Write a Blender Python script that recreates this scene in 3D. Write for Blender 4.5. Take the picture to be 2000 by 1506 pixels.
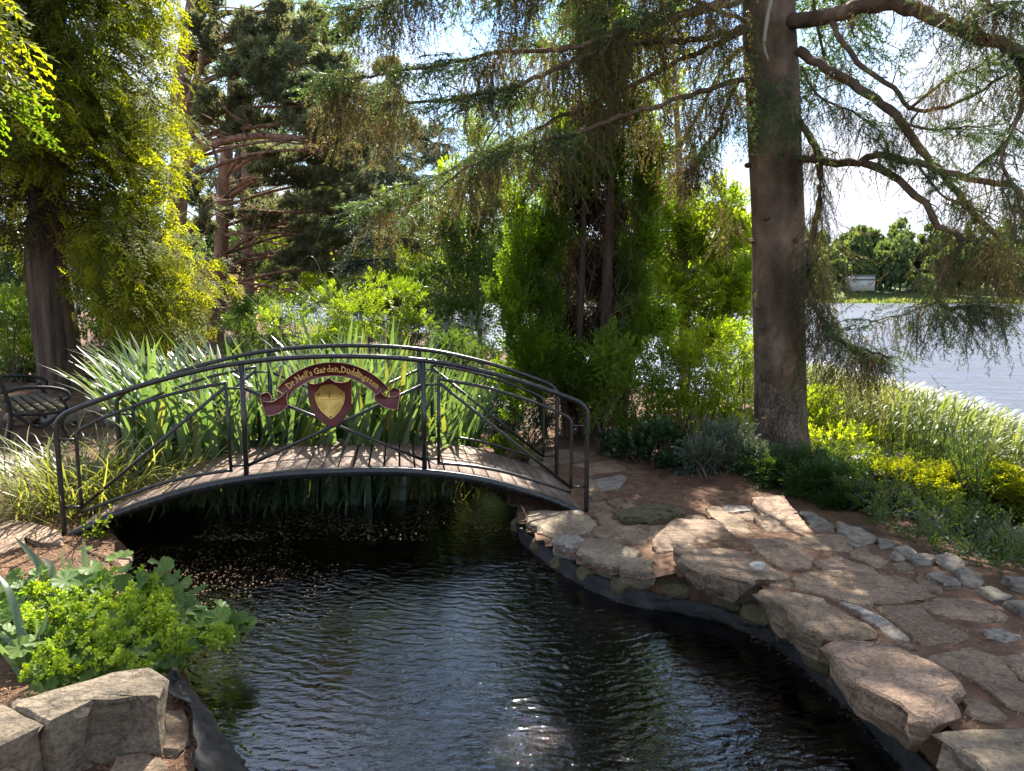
import bpy, math, random
import numpy as np
from mathutils import Vector
random.seed(7); RG=np.random.default_rng(11)
for o in list(bpy.data.objects): bpy.data.objects.remove(o)
S=bpy.context.scene; COL=S.collection
# ---------------------------------------------------------------- camera, sky, sun, exposure
F=1445.; PIT=math.radians(7.1); H=1.9
cam=bpy.data.cameras.new('camera'); co=bpy.data.objects.new('camera',cam); COL.objects.link(co)
co.location=(0,0,H); co.rotation_euler=(math.pi/2-PIT,0,0)
cam.sensor_width=36; cam.lens=36*F/2000; cam.clip_start=.05; cam.clip_end=3000; S.camera=co
SUN_EL,SUN_AZ=math.radians(47),math.radians(6)
W=bpy.data.worlds.new('World'); S.world=W; W.use_nodes=True
nt=W.node_tree; N=nt.nodes; Lk=nt.links; N.clear()
sky=N.new('ShaderNodeTexSky'); sky.sky_type='NISHITA'; sky.sun_disc=False
sky.sun_elevation=SUN_EL; sky.sun_rotation=SUN_AZ; sky.air_density=1.0; sky.dust_density=.0; sky.ozone_density=3.0
tc=N.new('ShaderNodeTexCoord'); mp=N.new('ShaderNodeMapping'); mp.inputs['Scale'].default_value=(1.0,1.0,2.6); mp.inputs['Location'].default_value=(.9,.6,.25)
nz=N.new('ShaderNodeTexNoise'); nz.inputs['Scale'].default_value=2.3; nz.inputs['Detail'].default_value=9; nz.inputs['Roughness'].default_value=.56; nz.inputs['Distortion'].default_value=.25
cr=N.new('ShaderNodeValToRGB'); cr.color_ramp.elements[0].position=.38; cr.color_ramp.elements[1].position=.60
nz2=N.new('ShaderNodeTexNoise'); nz2.inputs['Scale'].default_value=5; nz2.inputs['Detail'].default_value=5
cc=N.new('ShaderNodeMix'); cc.data_type='RGBA'; cc.inputs[6].default_value=(2.0,2.4,3.2,1); cc.inputs[7].default_value=(5.4,5.4,5.6,1)
mx=N.new('ShaderNodeMix'); mx.data_type='RGBA'; bg=N.new('ShaderNodeBackground'); out=N.new('ShaderNodeOutputWorld')
Lk.new(tc.outputs['Generated'],mp.inputs[0]); Lk.new(mp.outputs[0],nz.inputs['Vector']); Lk.new(mp.outputs[0],nz2.inputs['Vector'])
Lk.new(nz.outputs['Fac'],cr.inputs[0]); Lk.new(cr.outputs[0],mx.inputs[0]); Lk.new(nz2.outputs['Fac'],cc.inputs[0])
Lk.new(sky.outputs[0],mx.inputs[6]); Lk.new(cc.outputs[2],mx.inputs[7]); Lk.new(mx.outputs[2],bg.inputs[0]); Lk.new(bg.outputs[0],out.inputs[0])
bg.inputs['Strength'].default_value=.086
sl=bpy.data.lights.new('sun','SUN'); so=bpy.data.objects.new('sun',sl); COL.objects.link(so)
sl.energy=4.8; sl.angle=math.radians(.53); sl.color=(1,.94,.84)
sd=Vector((math.sin(SUN_AZ)*math.cos(SUN_EL),math.cos(SUN_AZ)*math.cos(SUN_EL),math.sin(SUN_EL)))
so.rotation_euler=sd.to_track_quat('Z','Y').to_euler(); so.location=(4,30,30)
S.view_settings.view_transform='Standard'; S.view_settings.look='None'; S.view_settings.exposure=2.0; S.view_settings.gamma=1
S.render.engine='CYCLES'
c=S.cycles; c.max_bounces=6; c.diffuse_bounces=3; c.glossy_bounces=3; c.transmission_bounces=4; c.transparent_max_bounces=6
c.caustics_reflective=False; c.caustics_refractive=False; c.sample_clamp_indirect=4; c.use_denoising=True
# ---------------------------------------------------------------- geometry helpers
WATER=.08; LOCH=-2.1
def ray(px,py):
    dx=(px-1000)/F; dz=-(py-753)/F
    return np.array([dx,math.cos(PIT)+dz*math.sin(PIT),-math.sin(PIT)+dz*math.cos(PIT)])
def P(px,py,z):
    d=ray(px,py); return np.array([0,0,H])+d*((z-H)/d[2])
def D(px,py,Y):
    d=ray(px,py); return np.array([0,0,H])+d*(Y/d[1])
class MB:
    def __init__(s): s.V=[];s.T=[];s.Q=[];s.A=[];s.n=0
    def add(s,V,T=None,Q=None,a=.5):
        V=np.asarray(V,float).reshape(-1,3); n=len(V)
        s.V.append(V); s.A.append(np.broadcast_to(np.asarray(a,float),(n,)) if np.ndim(a)<2 else a)
        if T is not None and len(T): s.T.append(np.asarray(T,int).reshape(-1,3)+s.n)
        if Q is not None and len(Q): s.Q.append(np.asarray(Q,int).reshape(-1,4)+s.n)
        s.n+=n
    def mesh(s,name,mat,smooth=False):
        me=bpy.data.meshes.new(name)
        V=np.concatenate(s.V) if s.V else np.zeros((0,3)); A=np.concatenate(s.A) if s.A else np.zeros(0)
        T=np.concatenate(s.T) if s.T else np.zeros((0,3),int); Q=np.concatenate(s.Q) if s.Q else np.zeros((0,4),int)
        me.vertices.add(len(V)); me.vertices.foreach_set('co',V.astype(np.float32).ravel())
        me.loops.add(T.size+Q.size); me.loops.foreach_set('vertex_index',np.concatenate([T.ravel(),Q.ravel()]).astype(np.int32))
        me.polygons.add(len(T)+len(Q))
        ls=np.concatenate([np.arange(len(T))*3,T.size+np.arange(len(Q))*4]).astype(np.int32)
        me.polygons.foreach_set('loop_start',ls)
        if smooth: me.polygons.foreach_set('use_smooth',np.ones(len(ls),bool))
        at=me.attributes.new('rnd','FLOAT','POINT'); at.data.foreach_set('value',A.astype(np.float32))
        me.update(calc_edges=True); me.materials.append(mat)
        return me
    def build(s,name,mat,parent=None,smooth=False,**kw):
        return link(name,s.mesh(name,mat,smooth),parent,**kw)
ORG={}
def link(name,me,parent=None,label=None,cat=None,group=None,kind=None):
    o=bpy.data.objects.new(name,me); COL.objects.link(o)
    if parent is not None: o.parent=parent; o.location=-Vector(ORG[parent.name])
    ORG[o.name]=(0,0,0)
    for k,v in (('label',label),('category',cat),('group',group),('kind',kind)):
        if v: o[k]=v
    return o
def thing(name,label,cat,loc=(0,0,0),group=None,kind=None):
    o=bpy.data.objects.new(name,None); COL.objects.link(o); o.location=tuple(float(v) for v in loc); o.empty_display_size=.2
    o['label']=label; o['category']=cat
    if group: o['group']=group
    if kind: o['kind']=kind
    ORG[o.name]=tuple(o.location); return o
def norm(a): a=np.asarray(a,float); return a/np.maximum(np.linalg.norm(a,axis=-1,keepdims=True),1e-9)
def smooth_path(pts,n):
    pts=np.asarray(pts,float)
    if len(pts)<3:
        t=np.linspace(0,1,n)[:,None]; return pts[0]*(1-t)+pts[-1]*t
    p=np.vstack([2*pts[0]-pts[1],pts,2*pts[-1]-pts[-2]]); m=len(pts)-1; r=[]
    for u in np.linspace(0,m-1e-6,n):
        i=int(u); t=u-i; a,b,c_,d=p[i],p[i+1],p[i+2],p[i+3]
        r.append(.5*((2*b)+(c_-a)*t+(2*a-5*b+4*c_-d)*t*t+(3*b-a-3*c_+d)*t**3))
    return np.array(r)
def tube(mb,pts,r,seg=6,a=.5,bump=0.,cap=True):
    pts=np.asarray(pts,float); n=len(pts); r=np.broadcast_to(np.asarray(r,float),(n,)) if np.ndim(r)==0 or len(r)==n else np.interp(np.linspace(0,1,n),np.linspace(0,1,len(r)),r)
    t=norm(np.gradient(pts,axis=0)); u=np.array([0,0,1.]) if abs(t[0][2])<.9 else np.array([1.,0,0])
    V=[]
    ang=np.arange(seg)*2*math.pi/seg
    for i in range(n):
        x=norm(np.cross(u,t[i])); y=np.cross(t[i],x); u=np.cross(t[i],x) if False else u
        rr=r[i]*(1+bump*(RG.random(seg)-.5)) if bump else r[i]
        V.append(pts[i]+(np.cos(ang)*rr)[:,None]*x+(np.sin(ang)*rr)[:,None]*y)
    V=np.concatenate(V); Q=[]
    for i in range(n-1):
        for k in range(seg):
            k2=(k+1)%seg; Q.append((i*seg+k,i*seg+k2,(i+1)*seg+k2,(i+1)*seg+k))
    T=[]
    if cap:
        T=[(0,k+1,k) for k in range(1,seg-1)]+[((n-1)*seg,(n-1)*seg+k,(n-1)*seg+k+1) for k in range(1,seg-1)]
    mb.add(V,T,Q,a)
def box(mb,c,s,ax=None,a=.5,bev=0):
    ax=np.eye(3) if ax is None else np.asarray(ax,float)
    V=np.array([[x,y,z] for z in(-1,1) for y in(-1,1) for x in(-1,1)],float)*np.asarray(s)/2
    Q=[(0,2,3,1),(4,5,7,6),(0,1,5,4),(2,6,7,3),(0,4,6,2),(1,3,7,5)]
    mb.add(np.asarray(c)+V@ax,None,Q,a)
def frames(d,hint):
    y=norm(d); x=norm(np.cross(y,hint)); z=np.cross(x,y); return np.stack([x,y,z],axis=-1)
def stamp(mb,T,pos,R,s,a):
    V,Fc=T; K=len(pos)
    if K==0: return
    s=np.broadcast_to(s,(K,)); X=np.einsum('kij,nj->kni',R,V)*s[:,None,None]+pos[:,None,:]
    Fa=(Fc[None]+(np.arange(K)*len(V))[:,None,None]).reshape(-1,3)
    mb.add(X.reshape(-1,3),Fa,None,np.repeat(np.broadcast_to(a,(K,)),len(V)))
def stampv(mb,Ts,pos,R,s,a):
    K=len(pos); s=np.broadcast_to(s,(K,)); a=np.broadcast_to(a,(K,)); w=RG.integers(0,len(Ts),K)
    for i,T in enumerate(Ts):
        m=w==i; stamp(mb,T,pos[m],R[m],s[m],a[m])
def rdir(K): return norm(RG.normal(size=(K,3)))
# templates, axis +Y, face +Z, unit length
def quadleaf(b,d,l,w,up=np.array([0,0,1.]),fold=.12):
    d=norm(d); x=norm(np.cross(d,up)); n=np.cross(x,d)
    V=[b,b+d*l*.45+x*w/2+n*fold*w,b+d*l,b+d*l*.45-x*w/2+n*fold*w]; return np.array(V),np.array([(0,1,2),(0,2,3)])
def trileaf(b,d,l,w,up=np.array([0,0,1.]),fold=.1):
    d=norm(d); x=norm(np.cross(d,up)); n=np.cross(x,d); return np.array([b,b+d*l*.62+x*w*.62+n*fold*w,b+d*l-x*w*.30]),np.array([(0,1,2)])
def merge(parts):
    V=[];Fc=[];n=0
    for v,f in parts: V.append(v);Fc.append(f+n);n+=len(v)
    return np.concatenate(V),np.concatenate(Fc)
def T_twig(n=9,ll=.35,lw=.2,seed=0,flat=.4):
    r=np.random.default_rng(seed); ps=[trileaf(np.zeros(3),np.array([0,1.,0]),1,.02)]
    for i in range(n):
        t=.15+.85*i/(n-1); sgn=1 if i%2 else -1
        b=np.array([0,t,0]); d=np.array([sgn*(1-.6*t),.5+.5*t,r.normal()*flat])
        u=norm(np.array([r.normal()*.4,r.normal()*.4,1]))
        ps.append(trileaf(b,d,ll*r.uniform(.7,1.2),lw*r.uniform(.9,1.3)*sgn,u,.25))
    return merge(ps)
def T_cyp(seed=0,nb=10):
    r=np.random.default_rng(seed); ps=[]
    def pt(t): return np.array([.10*math.sin(t*2+seed),t,-.28*t*t])
    for i in range(nb):
        t=.08+.9*i/(nb-1); sgn=1 if i%2 else -1; b=pt(t); L=(.42-.28*t)*r.uniform(.8,1.2); d=norm(np.array([sgn*.9,.75+.4*t,-.15+r.normal()*.12]))
        ps.append(quadleaf(b,d,L,.075,fold=.1))
        for j in range(3):
            q=.3+.6*j/2; s2=1 if j%2 else -1; d2=norm(d+np.array([0.45*s2*d[1],-.45*s2*d[0],r.normal()*.15])); ps.append(trileaf(b+d*L*q*.85,d2,L*.46*r.uniform(.7,1.2),.11,fold=.1))
    ps.append(quadleaf(pt(0),pt(1)-pt(0),1.0,.03)); return merge(ps)
def T_pine(seed=0,n=20):
    r=np.random.default_rng(seed); ps=[]
    for i in range(n):
        d=norm(r.normal(size=3)+np.array([0,.75,0])); b=np.array([0,r.uniform(0,.45),0]); x=norm(np.cross(d,r.normal(size=3)))*.068
        v=np.array([b-x,b+x,b+d*r.uniform(.55,.8)]); ps.append((v,np.array([(0,1,2)])))
    return merge(ps)
def needles(ps,p0,p1,n,L,w,r,lean=.55):
    ax=norm(p1-p0)
    for i in range(n):
        b=p0+(p1-p0)*(i+.5)/n; q=norm(np.cross(ax,r.normal(size=3))); d=norm(q+ax*lean); x=norm(np.cross(d,r.normal(size=3)))*w/2
        ps.append((np.array([b-x,b+x,b+d*L*r.uniform(.7,1.1)]),np.array([(0,1,2)])))
def stem(ps,p0,p1,w,r):
    d=norm(p1-p0); x=norm(np.cross(d,r.normal(size=3)))*w/2; ps.append((np.array([p0-x,p0+x,p1+x*.6,p1-x*.6]),np.array([(0,1,2),(0,2,3)])))
def T_spruce(seed=0):            # living flat spruce spray, side shoots, dense needles
    r=np.random.default_rng(seed); ps=[]; a=np.zeros(3); b=np.array([0,1.,-.12]); stem(ps,a,b,.018,r); needles(ps,a,b,20,.09,.030,r)
    for k in range(5):
        t=.2+.62*k/4; sg=1 if k%2 else -1; p=a+(b-a)*t; L=.46*(1-.55*t)*r.uniform(.8,1.15); q=p+norm(np.array([sg*.8,.75,-.25+r.normal()*.15]))*L
        stem(ps,p,q,.012,r); needles(ps,p,q,9,.085,.030,r)
    return merge(ps)
def T_hang(seed=0,nn=12,need=True):         # drooping twig with a few hanging shoots
    r=np.random.default_rng(seed); ps=[]; p=np.zeros(3); d=np.array([0,1.,0])
    for k in range(5):
        d=norm(d+r.normal(size=3)*.10+np.array([0,.12,0])); q=p+d*.2; stem(ps,p,q,.014-.0015*k,r)
        if need: needles(ps,p,q,5,.065,.026,r)
        e=norm(d+r.normal(size=3)*.32); L=r.uniform(.15,.38); stem(ps,q,q+e*L,.010,r)
        if need: needles(ps,q,q+e*L,7,.06,.024,r)
        p=q
    return merge(ps)
def T_blade(nseg=5,w=.04,bend=.9,seed=0,fold=.15):   # strap leaf arching towards +X, root at 0, rises +Y
    V=[];Fc=[];x=y=0.;
    for i in range(nseg+1):
        t=i/nseg; an=bend*t**1.6*1.5
        if i: x+=math.sin(an)/nseg; y+=math.cos(an)/nseg
        ww=w*(1-.15*t)*(1-t**4*.98)*(.75+.25*min(1,t*3))
        V+= [(x,y,-ww/2),(x-fold*ww,y,0),(x,y,ww/2)]
    for i in range(nseg):
        for k in(0,1):
            a=3*i+k; Fc+=[(a,a+1,a+4),(a,a+4,a+3)]
    return np.array(V),np.array(Fc)
def T_flat(nseg=3,w=.04,bend=.9):
    V=[];Fc=[];x=y=0.
    for i in range(nseg+1):
        t=i/nseg; an=bend*t**1.6*1.5
        if i: x+=math.sin(an)/nseg; y+=math.cos(an)/nseg
        ww=w*(1-t**3*.95); V+=[(x,y,-ww/2),(x,y,ww/2)]
    for i in range(nseg): a=2*i; Fc+=[(a,a+1,a+3),(a,a+3,a+2)]
    return np.array(V),np.array(Fc)
# ---------------------------------------------------------------- materials
def mat(name): 
    m=bpy.data.materials.new(name); m.use_nodes=True; m.node_tree.nodes.clear(); return m,m.node_tree.nodes,m.node_tree.links
def rgb(c,k=1): return (c[0]*k,c[1]*k,c[2]*k,1)
def leafmat(name,c0,c1,tr=.45,rough=.5,tcol=1.7,scale=0.8,yel=(1.15,1.1,.35),spec=.3):
    m,n,l=mat(name); at=n.new('ShaderNodeAttribute'); at.attribute_name='rnd'
    g=n.new('ShaderNodeNewGeometry'); nz=n.new('ShaderNodeTexNoise'); nz.inputs['Scale'].default_value=scale; nz.inputs['Detail'].default_value=2
    l.new(g.outputs['Position'],nz.inputs['Vector'])
    ad=n.new('ShaderNodeMath'); ad.operation='MULTIPLY_ADD'; l.new(nz.outputs['Fac'],ad.inputs[0]); ad.inputs[1].default_value=.9; l.new(at.outputs['Fac'],ad.inputs[2])
    sb=n.new('ShaderNodeMath'); sb.operation='SUBTRACT'; sb.use_clamp=True; l.new(ad.outputs[0],sb.inputs[0]); sb.inputs[1].default_value=.45
    mx=n.new('ShaderNodeMix'); mx.data_type='RGBA'; mx.inputs[6].default_value=rgb(c0); mx.inputs[7].default_value=rgb(c1); l.new(sb.outputs[0],mx.inputs[0])
    p=n.new('ShaderNodeBsdfPrincipled'); p.inputs['Roughness'].default_value=rough; p.inputs['Specular IOR Level'].default_value=spec; l.new(mx.outputs[2],p.inputs['Base Color'])
    t=n.new('ShaderNodeBsdfTranslucent'); mm=n.new('ShaderNodeMix'); mm.data_type='RGBA'; mm.blend_type='MULTIPLY'; mm.inputs[0].default_value=1; l.new(mx.outputs[2],mm.inputs[6]); mm.inputs[7].default_value=rgb(yel,tcol); l.new(mm.outputs[2],t.inputs[0])
    ms=n.new('ShaderNodeMixShader'); ms.inputs[0].default_value=tr; l.new(p.outputs[0],ms.inputs[1]); l.new(t.outputs[0],ms.inputs[2])
    o=n.new('ShaderNodeOutputMaterial'); l.new(ms.outputs[0],o.inputs[0]); return m
def solid(name,c0,c1,scale=4,detail=8,rough=.85,bump=.3,bscale=None,stretch=(1,1,1),c2=None,lo=.35,hi=.65,spec=.25,metal=0,dist=.01,obj=False,vor=0,lines=0):
    m,n,l=mat(name); g=n.new('ShaderNodeTexCoord' if obj else 'ShaderNodeNewGeometry'); src=g.outputs['Object'] if obj else g.outputs['Position']
    mp=n.new('ShaderNodeMapping'); mp.inputs['Scale'].default_value=stretch; l.new(src,mp.inputs[0])
    nz=n.new('ShaderNodeTexNoise'); nz.inputs['Scale'].default_value=scale; nz.inputs['Detail'].default_value=detail; nz.inputs['Roughness'].default_value=.62; l.new(mp.outputs[0],nz.inputs['Vector'])
    cr=n.new('ShaderNodeValToRGB'); e=cr.color_ramp.elements; e[0].position=lo; e[0].color=rgb(c0); e[1].position=hi; e[1].color=rgb(c1)
    if c2: x=e.new((lo+hi)/2); x.color=rgb(c2)
    l.new(nz.outputs['Fac'],cr.inputs[0]); col=cr.outputs[0]
    at=n.new('ShaderNodeAttribute'); at.attribute_name='rnd'
    mr=n.new('ShaderNodeMapRange'); mr.inputs[1].default_value=0; mr.inputs[2].default_value=1; mr.inputs[3].default_value=.7; mr.inputs[4].default_value=1.3; l.new(at.outputs['Fac'],mr.inputs[0])
    vm=n.new('ShaderNodeVectorMath'); vm.operation='SCALE'; l.new(col,vm.inputs[0]); l.new(mr.outputs[0],vm.inputs['Scale'])
    colo=vm.outputs[0]
    if lines:
        sp=n.new('ShaderNodeTexNoise'); sp.inputs['Scale'].default_value=55; sp.inputs['Detail'].default_value=5; sp.inputs['Roughness'].default_value=.8; l.new(mp.outputs[0],sp.inputs['Vector'])
        s1=n.new('ShaderNodeMapRange'); s1.inputs[1].default_value=.35; s1.inputs[2].default_value=.65; s1.inputs[3].default_value=.55; s1.inputs[4].default_value=1.35; l.new(sp.outputs['Fac'],s1.inputs[0])
        ck=n.new('ShaderNodeTexNoise'); ck.inputs['Scale'].default_value=3.1; ck.inputs['Detail'].default_value=7; ck.inputs['Distortion'].default_value=1.2; l.new(mp.outputs[0],ck.inputs['Vector'])
        s2=n.new('ShaderNodeMath'); s2.operation='SUBTRACT'; l.new(ck.outputs['Fac'],s2.inputs[0]); s2.inputs[1].default_value=.5
        s3=n.new('ShaderNodeMath'); s3.operation='ABSOLUTE'; l.new(s2.outputs[0],s3.inputs[0])
        s4=n.new('ShaderNodeMapRange'); s4.inputs[1].default_value=0; s4.inputs[2].default_value=.012; s4.inputs[3].default_value=.45; s4.inputs[4].default_value=1; l.new(s3.outputs[0],s4.inputs[0])
        s5=n.new('ShaderNodeMath'); s5.operation='MULTIPLY'; l.new(s1.outputs[0],s5.inputs[0]); l.new(s4.outputs[0],s5.inputs[1])
        v2=n.new('ShaderNodeVectorMath'); v2.operation='SCALE'; l.new(colo,v2.inputs[0]); l.new(s5.outputs[0],v2.inputs['Scale']); colo=v2.outputs[0]
    p=n.new('ShaderNodeBsdfPrincipled'); l.new(colo,p.inputs['Base Color']); p.inputs['Roughness'].default_value=rough; p.inputs['Specular IOR Level'].default_value=spec; p.inputs['Metallic'].default_value=metal
    n2=n.new('ShaderNodeTexNoise'); n2.inputs['Scale'].default_value=bscale or scale*5; n2.inputs['Detail'].default_value=9; n2.inputs['Roughness'].default_value=.65; l.new(mp.outputs[0],n2.inputs['Vector'])
    hgt=n2.outputs['Fac']
    if vor:
        vo=n.new('ShaderNodeTexVoronoi'); vo.feature='DISTANCE_TO_EDGE'; vo.inputs['Scale'].default_value=vor; l.new(mp.outputs[0],vo.inputs['Vector'])
        c3=n.new('ShaderNodeMath'); c3.operation='MINIMUM'; c3.inputs[1].default_value=.12; l.new(vo.outputs['Distance'],c3.inputs[0])
        a3=n.new('ShaderNodeMath'); a3.operation='MULTIPLY_ADD'; a3.inputs[1].default_value=5; l.new(c3.outputs[0],a3.inputs[0]); l.new(hgt,a3.inputs[2]); hgt=a3.outputs[0]
    if lines:
        wv=n.new('ShaderNodeTexNoise'); wv.inputs['Scale'].default_value=lines; wv.inputs['Detail'].default_value=4
        m4=n.new('ShaderNodeMapping'); m4.inputs['Scale'].default_value=(1,6,14); m4.inputs['Rotation'].default_value=(0,0,.5); l.new(src,m4.inputs[0]); l.new(m4.outputs[0],wv.inputs['Vector'])
        a4=n.new('ShaderNodeMath'); a4.operation='ADD'; l.new(wv.outputs['Fac'],a4.inputs[0]); l.new(hgt,a4.inputs[1]); hgt=a4.outputs[0]
    b=n.new('ShaderNodeBump'); b.inputs['Strength'].default_value=min(1,bump); b.inputs['Distance'].default_value=dist; l.new(hgt,b.inputs['Height']); l.new(b.outputs[0],p.inputs['Normal'])
    o=n.new('ShaderNodeOutputMaterial'); l.new(p.outputs[0],o.inputs[0]); return m
M={}
M['soil']=solid('soil',(.05,.03,.018),(.16,.085,.045),3,10,.95,.8,60,c2=(.10,.055,.03),dist=.02)
M['fallen']=solid('fallen needles',(.10,.05,.028),(.40,.24,.14),30,3,.9,.1)
M['litter']=solid('needle litter',(.07,.038,.024),(.20,.115,.07),9,10,.95,.9,90,c2=(.13,.072,.044),lo=.3,hi=.7,dist=.012)
M['bed']=solid('pond bed',(.006,.006,.004),(.030,.024,.011),3,8,.9,.6,30)
M['stone']=solid('sandstone',(.095,.068,.043),(.34,.24,.16),3.2,12,.85,1,16,c2=(.20,.14,.093),lo=.3,hi=.72,dist=.03,lines=1.6)
M['stonep']=solid('pink sandstone',(.11,.074,.047),(.36,.245,.165),3.4,12,.8,1,16,c2=(.225,.150,.102),lo=.3,hi=.7,dist=.03,lines=1.8)
M['buff']=solid('buff sandstone',(.13,.10,.066),(.34,.265,.18),2.8,11,.88,.9,24,c2=(.22,.17,.117),lo=.3,hi=.7,dist=.025,lines=1.5)
M['kerb']=solid('weathered kerb granite',(.10,.082,.060),(.27,.225,.165),14,9,.85,.9,50,c2=(.18,.155,.125),dist=.015)
M['brownrock']=solid('brown weathered sandstone',(.09,.072,.05),(.27,.215,.15),3.5,12,.9,1,22,c2=(.17,.135,.095),lo=.3,hi=.7,dist=.03,lines=1.5)
M['granite']=solid('grey granite',(.12,.105,.088),(.34,.30,.255),40,6,.8,.8,60,c2=(.21,.185,.155),dist=.008)
M['mossrock']=solid('mossy rock',(.016,.016,.009),(.08,.06,.04),7,10,.95,.9,30,c2=(.12,.10,.05),dist=.03)
M['bark']=solid('spruce bark',(.065,.042,.025),(.33,.225,.140),2.4,12,.92,1,9,stretch=(1,1,.75),c2=(.15,.102,.070),lo=.34,hi=.68,dist=.05)
M['bark2']=solid('scaly spruce bark',(.07,.05,.035),(.26,.19,.14),9,10,.95,1,22,stretch=(1,1,.55),dist=.025,vor=30)
M['cypbark']=solid('cypress bark',(.035,.023,.016),(.14,.098,.070),7,9,.95,1,16,stretch=(1.4,1.4,.12),dist=.04)
M['pinebark']=solid('pine bark',(.12,.07,.05),(.36,.21,.14),5,9,.9,.9,12,stretch=(1,1,.4),dist=.03,vor=8)
M['greybark']=solid('grey bark',(.10,.08,.06),(.30,.25,.19),5,9,.9,.7,14,stretch=(1,1,.3),dist=.02)
M['twig']=solid('dead twig',(.05,.032,.024),(.15,.10,.075),6,4,.9,.3)
M['needle']=leafmat('spruce needles',(.105,.070,.042),(.115,.125,.042),.42,.55,1.5,1.2,yel=(1.2,1.05,.5))
M['needlegreen']=leafmat('green spruce needles',(.035,.065,.035),(.10,.15,.055),.38,.5,1.6,1.5,yel=(1.2,1.15,.4))
M['cyp']=leafmat('cypress foliage',(.045,.066,.014),(.20,.23,.022),.56,.65,2.0,.7,spec=.12,yel=(1.3,1.15,.25))
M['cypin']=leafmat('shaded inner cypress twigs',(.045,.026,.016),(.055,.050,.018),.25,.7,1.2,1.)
M['gold']=leafmat('bright cypress foliage',(.045,.085,.012),(.14,.21,.02),.56,.5,1.7,1.,yel=(1.2,1.2,.25))
M['pine']=leafmat('pine needles',(.10,.12,.075),(.19,.205,.12),.5,.45,1.4,.6,yel=(1.15,1.1,.6))
M['fir']=leafmat('fir needles',(.022,.038,.026),(.060,.085,.052),.3,.5,1.3,.6,yel=(1.1,1.1,.6))
M['leafA']=leafmat('yellow green leaves',(.065,.12,.016),(.17,.22,.03),.5,.45,1.7,.9,yel=(1.25,1.2,.25))
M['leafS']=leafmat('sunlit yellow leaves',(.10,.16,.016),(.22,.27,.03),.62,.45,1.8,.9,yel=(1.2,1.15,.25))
M['leafB']=leafmat('mid green leaves',(.030,.070,.018),(.10,.15,.040),.45,.4,1.6,.7,yel=(1.2,1.15,.35))
M['juniper']=leafmat('juniper foliage',(.018,.042,.014),(.065,.115,.030),.35,.45,1.5,2.2,yel=(1.15,1.15,.35))
M['under']=leafmat('undergrowth leaves',(.025,.050,.018),(.10,.13,.035),.4,.5,1.5,1.3,yel=(1.2,1.15,.4))
M['leafD']=leafmat('dark green leaves',(.012,.030,.010),(.045,.085,.028),.3,.35,1.4,.9,spec=.5)
M['leafG']=leafmat('grey green leaves',(.05,.07,.045),(.15,.18,.12),.3,.45,1.2,1.5,spec=.5,yel=(1.1,1.1,.7))
M['conif']=leafmat('golden ground conifer',(.13,.16,.018),(.26,.29,.035),.5,.5,1.5,1.6,yel=(1.2,1.1,.2))
M['reed']=leafmat('reed leaves',(.10,.15,.035),(.26,.27,.12),.45,.42,1.4,.9,yel=(1.15,1.1,.45),spec=.4)
M['reedhead']=leafmat('reed plumes',(.25,.16,.10),(.40,.28,.19),.4,.8,1.2,2,yel=(1.1,1,.8))
M['iris']=leafmat('iris leaves',(.060,.10,.050),(.16,.21,.125),.38,.34,1.4,2.2,yel=(1.1,1.25,.35),spec=.85)
M['sedge']=leafmat('sedge blades',(.09,.11,.025),(.24,.25,.10),.45,.4,1.4,2,yel=(1.15,1.1,.35),spec=.5)
M['alch']=leafmat('lobed leaves',(.07,.13,.035),(.15,.23,.05),.45,.5,1.6,3,yel=(1.2,1.25,.25),spec=.3)
M['froth']=leafmat('lime flower froth',(.17,.27,.025),(.32,.40,.04),.45,.6,1.4,4,yel=(1.1,1.1,.25))
M['far']=leafmat('far tree foliage',(.060,.095,.040),(.15,.19,.07),.42,.6,1.5,.06,yel=(1.15,1.1,.5))
M['metal']=solid('black painted metal',(.006,.006,.007),(.05,.042,.038),26,6,.32,.25,60,lo=.5,hi=.8,spec=.6,dist=.002)
M['plank']=solid('weathered timber',(.10,.066,.048),(.27,.195,.15),5,9,.75,.6,30,c2=(.17,.118,.088),stretch=(1,.25,1),dist=.004)
M['sign']=solid('maroon paint',(.085,.014,.013),(.12,.024,.020),8,4,.45,.1,spec=.4)
M['cream']=solid('cream paint',(.5,.4,.25),(.62,.5,.32),8,3,.6,.1)
M['goldp']=solid('gold lettering',(.50,.29,.07),(.66,.42,.12),12,3,.45,.1)
M['brass']=solid('brass plate',(.42,.24,.05),(.66,.43,.12),22,6,.4,.15,metal=.45,lo=.3,hi=.6)
M['ink']=solid('engraving',(.03,.02,.01),(.07,.045,.02),8,3,.7,.1)
M['liner']=solid('rubber pond liner',(.012,.012,.012),(.035,.033,.031),7,8,.75,.8,14,spec=.25,dist=.012)
M['iron']=solid('dark cast iron',(.01,.01,.011),(.03,.028,.028),20,5,.5,.3)
M['slat']=solid('bench timber',(.05,.04,.022),(.13,.11,.06),8,8,.8,.4,stretch=(.4,.4,1))
M['ochre']=solid('ochre render',(.50,.31,.10),(.64,.42,.16),3,6,.9,.2)
M['darkroof']=solid('slate',(.08,.07,.065),(.16,.14,.13),4,6,.8,.3)
M['pebble']=solid('pale pebble',(.30,.28,.25),(.45,.42,.38),20,5,.8,.4)
M['white']=solid('whitewash',(.36,.35,.33),(.48,.46,.44),1,6,.9,.1)
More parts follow.
